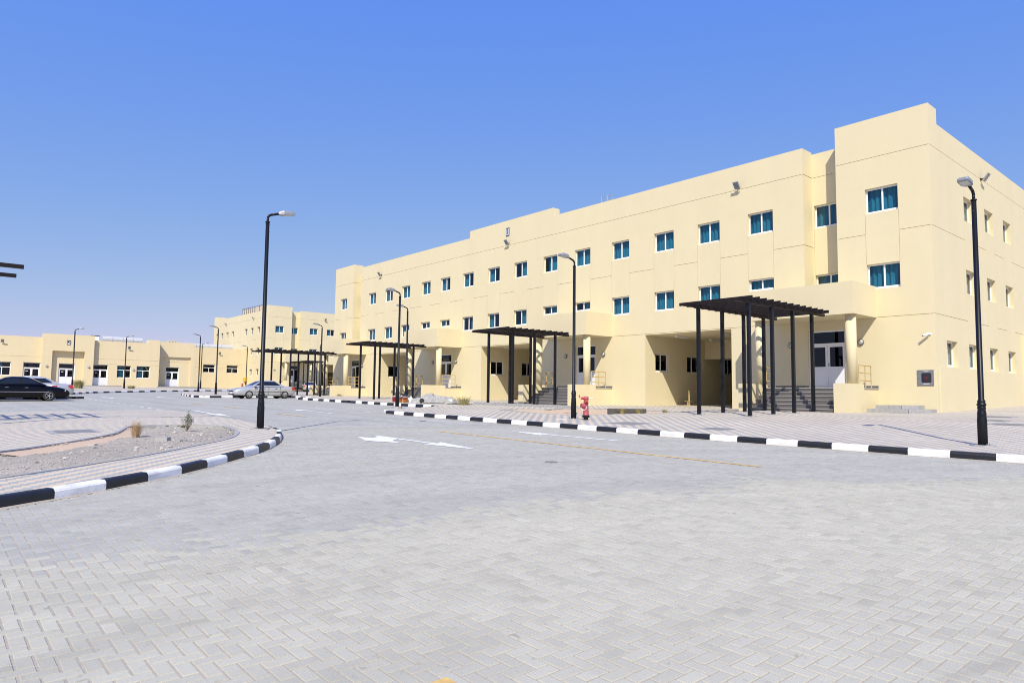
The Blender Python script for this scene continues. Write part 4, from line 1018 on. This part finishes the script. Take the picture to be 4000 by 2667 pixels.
def make_flood():
    t = thing('floodlight', 'x', 'floodlight', group='wall floodlights'); m = MB()
    m.box(-.06,.06,-.03,0,-.06,.06); m.bar((0,-.02,0),(0,-.16,.02),.03,.05); m.bar((-.1,-.16,.02),(.1,-.16,.02),.04,.04); m.build('bracket', 'car_trim', t)
    n = Vector((0,-.80,-.6)).normalized(); u = Vector((1,0,0)); w = n.cross(u); c = Vector((0,-.24,.06))
    h = MB(); b = Vector(n)
    h.bar(c-w*.2, c+w*.2, .30, .06); hd = h.build('housing', 'lamp_grey', t)
    for k in range(4):
        p = c+n*.034+w*(-.15+.1*k); q_ = MB(); q_.bar(p-u*.13, p+u*.13, .075, .02)
        q_.build('led_bar', 'steel', hd)
    return t
FL = [((-18.8,31.685,10.88),0,'grey floodlight on the J block wall above the window nearest the tower recess'),
      ((-37.3,31.685,10.89),0,'grey floodlight below the letter J plaque'),
      ((-55.5,31.685,10.86),0,'grey floodlight on the J block wall near its far tower'),
      ((-9.895,38.72,10.76),pi/2,'dark floodlight on the end wall of the J block'),
      ((-126.4,40.915,11.88),0,'floodlight on the side wall of the far block below its parapet end'),
      ((-113.0,40.915,11.95),0,'floodlight on the side wall of the far block near its corner'),
      ((-106.86,50.54,11.95),pi/2,'floodlight on the front wall of the far block above the pergola'),
      ((-97.99,6.69,5.36),pi/2,'floodlight on the K block left of the portal'),
      ((-97.99,19.74,5.25),pi/2,'floodlight on the K block above two wide windows'),
      ((-115.39,36.4,6.0),pi/2,'floodlight on the service wing above its windows')]
f0 = make_flood()
for i, (p, a, lab) in enumerate(FL):
    if i == 0: f0.location = p; f0['label'] = lab
    else: clone(f0, p, a, lab)
    
def make_wall_light():
    t = thing('wall_light', 'x', 'wall light', group='round bulkhead wall lights')
    vs = MB(); nn = 20
    def ring(mb, prof):
        v_ = []
        for r, y in prof: v_ += [(r*cos(2*pi*i/nn), y, r*sin(2*pi*i/nn)) for i in range(nn)]
        mb.add(v_, [(a*nn+i, a*nn+(i+1)%nn, (a+1)*nn+(i+1)%nn, (a+1)*nn+i) for a in range(len(prof)-1) for i in range(nn)]+[tuple(range((len(prof)-1)*nn, len(prof)*nn))])
    m = MB(); m.smooth = True; ring(m, [(.135,0),(.138,-.05),(.125,-.075),(.1,-.075)]); m.build('rim', 'rim_dark', t)
    m = MB(); m.smooth = True; ring(m, [(.11,-.06),(.105,-.09),(.07,-.11),(.02,-.115)]); m.build('diffuser', 'lamp_lens', t)
    m = MB()
    for k in range(3):
        a = pi/2+k*2*pi/3; m.bar((0,-.12,0),(.125*cos(a),-.085,.125*sin(a)),.016,.014)
    m.build('guard', 'rim_dark', t); return t
WL = []
for k, xr in enumerate(PORCH):
    nm = ('tower porch by the hose cabinet', 'porch behind the red hydrant', 'porch above the paint buckets', 'porch behind the silver saloon')[k]
    WL += [((xr-.68, 31.687, 2.5), 0, f'round light between railing and door under {nm}'), ((xr-3.95, 31.687, 2.5), 0, f'round light between passage and door under {nm}')]
WL += [((-97.99+.6,11.05,2.65),pi/2,'round wall light on the K portal left of its door'), ((-97.39,15.35,2.67),pi/2,'round wall light on the K portal right of its door'),
       ((-97.99,20.42,2.49),pi/2,'round wall light between the two K block windows'), ((-99.3,23.7,2.44),pi/2,'round wall light beside the set-back K door'),
       ((-106.86,95.82-53.6,3.4),pi/2,'round wall light by the far block porch')]
w0 = make_wall_light()
for i, (p, a, lab) in enumerate(WL):
    if i == 0: w0.location = p; w0['label'] = lab
    else: clone(w0, p, a, lab)

def text_mesh(s, size, m, ext=.004):
    c = bpy.data.curves.new('t', 'FONT'); c.body = s; c.size = size; c.align_x = 'CENTER'; c.align_y = 'CENTER'; c.extrude = ext; c.offset = .022*size/.4
    o = bpy.data.objects.new('t', c); COL.objects.link(o); bpy.context.view_layer.update()
    me = bpy.data.meshes.new_from_object(o.evaluated_get(bpy.context.evaluated_depsgraph_get())); bpy.data.objects.remove(o)
    me.materials.clear(); me.materials.append(MATS[m]); return me
def plaque(ch, loc, rz, w, h, label):
    t = thing('letter_plaque', label, 'sign', loc, rz); e = .035
    MB().box(-w/2,w/2,-.03,0,-h/2,h/2).build('board', 'sign_face', t)
    f = MB(); f.box(-w/2-.01,w/2+.01,-.045,.0,h/2-e,h/2+.01); f.box(-w/2-.01,w/2+.01,-.045,0,-h/2-.01,-h/2+e); f.box(-w/2-.01,-w/2+e,-.045,0,-h/2+e,h/2-e); f.box(w/2-e,w/2+.01,-.045,0,-h/2+e,h/2-e); f.build('border', 'sign_dark', t)
    o = obj('letter', text_mesh(ch, h*.72, 'ink'), t, (0, -.036, h*.09)); o.rotation_euler = (pi/2,0,0); o.scale = (.95*w/h*1.45,1,1)
plaque('J', (-37.42,31.688,11.77), 0, .33, .56, 'framed plaque with the dark letter J on the parapet')
plaque('K', (-97.39,13.12,5.56), pi/2, .36, .50, 'framed plaque with the dark letter K above the portal')

# hose-reel cabinet and camera on the tower
t = thing('hose_cabinet', 'grey steel fire hose cabinet with a rounded dark window on the tower wall', 'cabinet', (-10.33,31.688,.885))
hc = MB(); hc.box(-.31,.31,-.03,0,-.325,.325); hc.build('frame', 'steel', t)
dm = MB(); dm.box(-.28,.28,-.045,-.03,-.295,.295); dm.build('cabinet_door', 'steel', t)
def rr_poly(w, h, r, n=5):
    P = []
    for cx, cz, a0 in ((w-r,h-r,0),(-w+r,h-r,pi/2),(-w+r,-h+r,pi),(w-r,-h+r,1.5*pi)):
        P += [(cx+r*cos(a0+pi/2*i/n), cz+r*sin(a0+pi/2*i/n)) for i in range(n+1)]
    return P
def slab_xz(mb, P, y0, y1, cx=0, cz=0):
    n = len(P); mb.add([(x+cx,y0,z+cz) for x,z in P]+[(x+cx,y1,z+cz) for x,z in P], [tuple(range(n)), tuple(range(n,2*n))]+[(i,(i+1)%n,n+(i+1)%n,n+i) for i in range(n)]); return mb
slab_xz(MB(), rr_poly(.185,.205,.06), -.052, -.046, .04, 0).build('window_seal', 'rubber', t)
slab_xz(MB(), rr_poly(.16,.18,.05), -.056, -.053, .04, 0).build('window_pane', 'car_glass', t)
m = MB(); m.box(.02,.06,-.060,-.0565,-.12,.06); m.box(-.02,.12,-.0605,-.0565,-.03,.02); m.build('red_valve', 'valve_dark', t)
m = MB(); m.rod((-.22,-.045,.0),(-.22,-.07,0),.03,n=12); m.build('latch', 'chrome', t)
m = MB(); m.box(-.06,.12,-.0475,-.0455,.252,.272); m.box(-.08,.14,-.0475,-.0455,-.272,-.258); m.prism([(0,0)]*3, 0, 0) if False else None; m.build('lettering_strip', 'paper', t)
t = thing('security_camera', 'white bullet security camera on the tower wall', 'camera', (-10.1,31.688,2.70))
m = MB(); m.smooth = True; m.rod((0,0,0),(0,-.03,0),.05,n=14); m.build('mount', 'white_frame', t)
m = MB(); m.smooth = True; m.rod((0,-.03,0),(-.06,-.12,.0),.018); m.build('bracket', 'white_frame', t)
m = MB(); m.smooth = True; m.rod((.0,-.1,.02),(-.22,-.24,-.07),.045,.05,n=14); b = m.build('camera_body', 'white_frame', t)
m = MB(); m.rod((-.22,-.24,-.07),(-.225,-.243,-.072),.038,n=14); m.build('lens', 'car_trim', b)

# roof: ladder hoops, solar panels, louvred units
t = thing('roof_ladder', 'pale roof ladder hoops rising above the J block parapet', 'ladder', (-28.3,32.0,11.6)); m = MB()
for x in (-.25,.25):
    for a, b in (((x,-.1,0),(x,-.1,.95)),((x,-.1,.95),(x,.35,.95)),((x,.35,.95),(x,.35,0))): m.rod(a, b, .022)
m.build('stile', 'concrete', t); m = MB()
for s in (-1, 1):
    pts = [(s*.25,-.1,.55),(s*.42,-.1,.60),(s*.62,.05,.60),(s*.66,.35,.55)]
    for a, b in zip(pts, pts[1:]): m.rod(a, b, .018)
m.build('hoop', 'concrete', t)
for k, x in enumerate((-37.3,-36.4,-35.7)):
    t = thing('solar_panel', 'tilted dark panel with a pale frame showing above the raised parapet', 'panel', (x, 32.6, 12.1), group='panels above the raised parapet')
    MB().bar((-.45,0,.62),(.43,.0,.66),.9,.045).build('panel_sheet', 'car_trim', t); MB().box(-.4,-.35,-.3,-.25,-.1,.6).build('leg', 'steel', t); MB().box(.3,.35,-.3,-.25,-.1,.6).build('leg', 'steel', t)
t = thing('roof_unit', 'row of cream louvred units on the roof of the far block', 'roof unit', (-120.5,44.0,12.4))
for k in range(6): MB().box(-5.6+1.0*k,-4.85+1.0*k,-.4,1.6,.2,2.35-.02*k).build('louvre_panel', 'ac_cream', t)
MB().box(.45,4.2,-.4,1.6,.6,2.25).build('casing', 'ac_cream', t); m = MB()
for k in range(7): m.bar((-5.7+1.0*k,-.45,.1),(-5.7+1.0*k,-.45,2.45),.06,.06)
m.bar((-5.75,-.45,2.42),(4.3,-.45,2.38),.08,.08); m.bar((.38,-.45,.1),(.38,-.45,2.42),.1,.1); m.bar((2.6,-.45,.1),(2.6,-.45,2.42),.1,.1); m.build('steel_frame', 'steel', t)
t = thing('roof_unit', 'small white roof unit behind the K block parapet', 'roof unit', (-101,16.3,5.5)); MB().box(-.4,.4,-.3,.5,.3,1.25).build('casing', 'white_panel', t); MB().box(-.45,.45,-.35,.55,1.25,1.32).build('lid', 'car_trim', t); MB().box(-.3,.3,-.2,.4,0,.3).build('stand', 'steel', t)
t = thing('roof_unit', 'low striped vent unit on the set-back part of the K block roof', 'roof unit', (-102,26,5.7))
for k in range(7): MB().box(-.3,.3,-.8+.2*k,-.68+.2*k,0,1.05).build('vent_fin', 'ac_cream', t)
# yellow utility box with pipes on the far block
t = thing('utility_box', 'yellow utility box with two thin pipes rising up the cream wall', 'box', (-115.3,40.92-.2,1.6)); MB().box(-.35,.35,-.35,.18,.0,.62).build('casing', 'yellow_box', t)
MB().box(-.1,.1,-.36,-.352,.2,.45).build('notice', 'marking_yellow', t)
for x in (-.18,.08): MB().rod((x,.1,.62),(x,.1,5.4),.025,n=6).build('pipe', 'yellow_rail', t)

# yellow tube stands in the passages
for k, (x, y, lab) in enumerate(((-23.6,34.0,'yellow tubular stand in the passage nearest the tower porch'),(-38.9,34.3,'yellow tubular stand in the passage behind the middle pergola'))):
    t = thing('tube_stand', lab, 'stand', (x, y, G(x, y)-.0), .3); m = MB(); R_ = .018
    for dy in (0, .16): m.rod((0,dy,0),(0,dy+.05,.9),R_)
    m.rod((0,.05,.9),(0,.21,.9),R_); m.build('hoop', 'yellow_rail', t)
    m = MB(); m.rod((0,-.7,.28),(0,1.4,.22),R_); m.rod((0,-.22,.28),(0,-.22,.03),R_); m.rod((0,1.0,.24),(0,1.0,.03),R_); m.rod((-.2,-.22,.03),(.2,-.22,.03),R_); m.rod((-.2,1.0,.03),(.2,1.0,.03),R_); m.build('cross_bar', 'yellow_rail', t)

# grey step edging below the second porch, sleeper in the sandy bed
t = thing('kerb_row', 'low row of grey concrete kerb blocks in front of the porch behind the hydrant', 'kerb', (-28,24.9,G(-28,24.9)), group=None)
for k in range(8):
    x = -32+.95*k; y = 24.7+.05*k; MB().box(x+28,x+.93+28,y-24.9-.07,y-24.9+.07,-.12+G(x,y)-G(-28,24.9),.14+G(x,y)-G(-28,24.9)).build('kerb_block', 'concrete', t)
t = thing('timber_sleeper', 'dark weathered block lying at the edge of the sandy bed among weeds', 'block', (-19.6,23.6,zbedr(-19.6,23.6)), .9); MB().box(-.85,.85,-.09,.09,-.04,.22).build('beam', 'timber', t); MB().box(-.85,.85,-.09,.09,.222,.235).build('top_face', 'concrete_dark', t)

# plants
def tuft(name, label, loc, n, h, spread, m, cat='plant', lean=.5, w=.006, heads=0, group=None):
    t = thing(name, label, cat, loc, random.random()*6, group=group); mb = MB()
    for i in range(n):
        a = random.random()*6.28; r = spread*.35*random.random(); hh = h*random.uniform(.55,1.05); out = spread*random.uniform(.1,1)*lean
        p0 = Vector((r*cos(a), r*sin(a), -.01)); d = Vector((cos(a)*out, sin(a)*out, 0)); sd = Vector((-sin(a), cos(a), 0))*w
        p1 = p0+d*.35+Vector((0,0,hh*.6)); p2 = p0+d+Vector((0,0,hh))
        mb.add([p0-sd,p0+sd,p1+sd*.8,p1-sd*.8,p2], [(0,1,2,3),(3,2,4)])
        if heads and random.random() < heads:
            for q_ in range(3):
                c = p1+(p2-p1)*random.random()+Vector((random.gauss(0,.01),random.gauss(0,.01),0)); s = .012
                mb.add([c+Vector((s,0,0)),c+Vector((0,s,.01)),c+Vector((-s,0,0)),c+Vector((0,-s,.02))], [(0,1,2,3)])
    mb.build('blades', m, t); return t
tuft('dry_grass_tuft', 'tall straw-coloured dry grass tuft at the edge of the gravel island', (-19.24,4.14,zbed(-19.24,4.14)), 260, .46, .24, 'straw', lean=.9, w=.003, heads=.12)
def shrub(label, loc, h, n, m='leaf_green'):
    t = thing('desert_shrub', label, 'shrub', loc); tw = MB(); lf = MB()
    for i in range(n):
        a = random.random()*6.28; out = random.uniform(.05,.24)*h; hh = h*random.uniform(.5,1.0); p = Vector((0,0,0)); q_ = Vector((out*cos(a), out*sin(a), hh*(1-.9*out/h)))
        mid_ = (p+q_)/2+Vector((cos(a),sin(a),0))*out*.25; tw.rod(p, mid_, .006, .004, 5); tw.rod(mid_, q_, .004, .002, 4)
        for k in range(26):
            f = random.uniform(.3,1); c = (mid_+(q_-mid_)*f)+Vector((random.gauss(0,.025),random.gauss(0,.025),random.gauss(0,.02))); s = random.uniform(.008,.018); b = random.random()*6.28
            lf.add([c+Vector((s*cos(b),s*sin(b),0)),c+Vector((-s*.4*sin(b),s*.4*cos(b),s)),c+Vector((-s*cos(b),-s*sin(b),.6*s)),c+Vector((s*.4*sin(b),-s*.4*cos(b),0))], [(0,1,2,3)])
    tw.build('twigs', 'twig', t); lf.build('leaves', m, t); return t
shrub('thin grey-green shrub standing upright in the gravel island', (-20.6,5.7,zbed(-20.6,5.7)), .66, 20)
tuft('weed_clump', 'small dry weed at the foot of the red hydrant', (-19.9,21.3,zbedr(-19.9,21.3)), 60, .3, .2, 'leaf_dry', heads=.3)
tuft('weed_clump', 'yellowish grass clump against the left half of the dark block', (-19.5,23.15,zbedr(-19.5,23.15)), 160, .3, .36, 'leaf_dry')
tuft('weed_clump', 'yellowish grass clump against the right half of the dark block', (-18.95,23.6,zbedr(-18.95,23.6)), 160, .26, .4, 'leaf_dry')
tuft('weed_clump', 'low round grass clump in the sandy bed away from the dark block', (-18.6,25.0,zbedr(-18.6,25.0)), 140, .2, .28, 'leaf_dry')
tuft('weed_clump', 'wide green weed growing in the rubble below the porch wall', (-31.6,23.6,G(-31.6,23.6)), 260, .5, .9, 'leaf_dry', heads=.6)
tuft('weed_clump', 'round dry bush on the pavement before the K portal', (-86.6,12.8,G(-86.6,12.8)), 420, .95, 1.1, 'leaf_dry', w=.02, heads=.6)
tuft('weed_clump', 'flat dry weed at the foot of the K block wall', (-88.0,18.2,G(-88,18.2)), 160, .45, 1.0, 'leaf_dry', w=.02)
for x, y, s, lab in ((-22.0,6.0,.1,'low dark weed at the far edging of the gravel island'),):
    tuft('weed_clump', lab, (x, y, zbed(x, y)), 60, .14, .3, 'leaf_green')
# loose blocks and stones in the island
t = thing('concrete_block', 'grey concrete block lying in the gravel island', 'block', (-18.17,4.5,zbed(-18.17,4.5)), .8); MB().box(-.15,.15,-.08,.08,-.02,.10).build('block', 'concrete', t)
t = thing('concrete_block', 'small broken concrete piece near the block in the gravel', 'block', (-17.3,4.65,zbed(-17.3,4.65)), .3); MB().prism([(-.07,-.04),(.08,-.05),(.06,.05),(-.04,.06)],-.01,.05).build('piece', 'concrete', t)
def rock(label, x, y, s, m):
    bm = bmesh.new(); bmesh.ops.create_icosphere(bm, subdivisions=2, radius=s)
    for v in bm.verts: v.co *= 1+random.uniform(-.22,.22); v.co.z *= .7
    me = bpy.data.meshes.new('stone'); bm.to_mesh(me); bm.free(); me.materials.append(MATS[m])
    tag(obj('stone', me, None, (x, y, zbed(x, y)+s*.35)), label, 'stone', 'larger stones lying in the gravel')
for x, y, s, m in ((-13.9,2.35,.055,'stone_c'),(-13.35,1.85,.05,'stone_a'),(-15.2,2.1,.04,'stone_b'),(-16.6,3.6,.05,'stone_b'),(-18.9,5.6,.06,'stone_b'),(-16.3,4.2,.04,'stone_a'),(-20.2,5.3,.05,'stone_b'),(-17.6,3.0,.035,'stone_c'),(-15.8,3.9,.05,'stone_b'),(-14.6,3.3,.035,'stone_a')):
    rock({'stone_c':'dark fist-sized stone lying loose in the gravel island','stone_a':'mid-grey fist-sized stone lying loose in the gravel island','stone_b':'pale fist-sized stone lying loose in the gravel island'}[m], x, y, s, m)
# builder's leavings below the third porch
def bucket(label, x, y, m2):
    t = thing('paint_bucket', label, 'bucket', (x, y, G(x, y)+.002)); m = MB(); m.smooth = True
    m.lathe([(.13,0),(.155,.36),(.16,.36),(.16,.39),(.148,.39),(.125,.02)], 20); m.build('pail', 'bucket_white', t)
    m = MB(); m.smooth = True; m.lathe([(.1345,.03),(.148,.22),(.149,.22)], 20); m.build('label_band', m2, t)
    m = MB(); m.smooth = True; m.lathe([(.1495,.221),(.1545,.30),(.155,.30)], 20); m.build('stripe', 'bucket_red', t)
    m = MB(); P = [(.157*cos(a), .05, .37+.13*sin(a)) for a in [pi*k/8 for k in range(9)]]
    for a, b in zip(P, P[1:]): m.rod(a, b, .005, n=5)
    m.build('handle', 'steel', t)
bucket('white and orange paint bucket standing next to the lamp post', -36.5, 22.75, 'bucket_orange')
bucket('paint bucket with orange band between another bucket and the pergola', -37.1, 22.75, 'bucket_orange')
bucket('paint bucket with red band beside the front lamp post line', -38.2, 23.0, 'bucket_red')
def heap(name, label, cat, loc, rz, lx, ly, h, m, seed):
    rd = random.Random(seed); n = 26; k = 14; vs = []; fs = []
    for i in range(n+1):
        for j in range(k+1):
            u = i/n*2-1; v_ = j/k*2-1; e = max(0, 1-u*u)**.4*max(0, 1-v_*v_)**.5
            z = h*e*(.72+.28*sin(u*5.1+seed)*cos(v_*4.0)+rd.uniform(-.16,.16)); vs.append((lx*u+rd.uniform(-.03,.03), ly*v_+rd.uniform(-.03,.03), max(z, 0)-.005))
    for i in range(n):
        for j in range(k): fs.append((i*(k+1)+j, (i+1)*(k+1)+j, (i+1)*(k+1)+j+1, i*(k+1)+j+1))
    t = thing(name, label, cat, loc, rz); MB().add(vs, fs).build('sheet', m, t); return t
heap('rubble_sheet', 'crumpled grey plastic sheet heaped beside a lamp post', 'sheet', (-35.0,23.9,G(-35,23.9)), .55, 1.45, .55, .62, 'tarp', 3)
heap('plastic_bag', 'small white plastic bag lying behind the paint buckets', 'bag', (-36.8,23.2,G(-36.8,23.2)), .2, .35, .25, .45, 'bucket_white', 5)
heap('plastic_bag', 'white bag slumped beside the red banded bucket', 'bag', (-38.0,23.4,G(-38,23.4)), .7, .3, .22, .4, 'bucket_white', 8)
t = thing('hose_reel', 'small reel of pale cable leaning on the plastic sheet', 'reel', (-35.3,23.2,G(-35.3,23.2)), .8); m = MB(); m.smooth = True; m.rod((0,-.1,.15),(0,.1,.15),.08,n=14); m.build('drum', 'bucket_white', t)
for y in (-.11,.11): MB().rod((0,y-.012,.15),(0,y+.012,.15),.15,n=18).build('flange', 'rubber' if y < 0 else 'stone_b', t)
t = thing('packing_box', 'small white box lying on planks in the rubble', 'box', (-33.9,24.3,G(-33.9,24.3)), .5); MB().box(-.17,.17,-.12,.12,.05,.26).build('carton', 'paper', t); MB().box(-.17,.17,-.006,.006,.26,.264).build('tape', 'stone_b', t); MB().box(-.2,.2,-.1,.1,0,.05).build('pallet_board', 'stone_b', t)
for i, (x, y, a, l, lab) in enumerate(((-34.2,24.0,.35,1.9,'long dark plank lying past the crumpled sheet'),(-32.4,23.9,.5,1.6,'dark plank lying under the wide weed'),(-34.6,23.5,.45,1.5,'short weathered plank beside the white box'))):
    t = thing('timber_plank', lab, 'plank', (x, y, G(x, y)), a); MB().box(-l/2,l/2,-.06,.06,0,.04).build('board', 'timber', t); MB().box(-l/2+.1,-l/2+.14,-.055,.055,.04,.046).build('batten', 'stone_b', t)
tag(heap('cable_tangle', 'loose white cable ends at the foot of the lamp beside the hydrant', 'cable', (-17.75,17.75,G(-17.75,17.75)), 0, .3, .12, .04, 'bucket_white', 2))
bpy.context.view_layer.update()
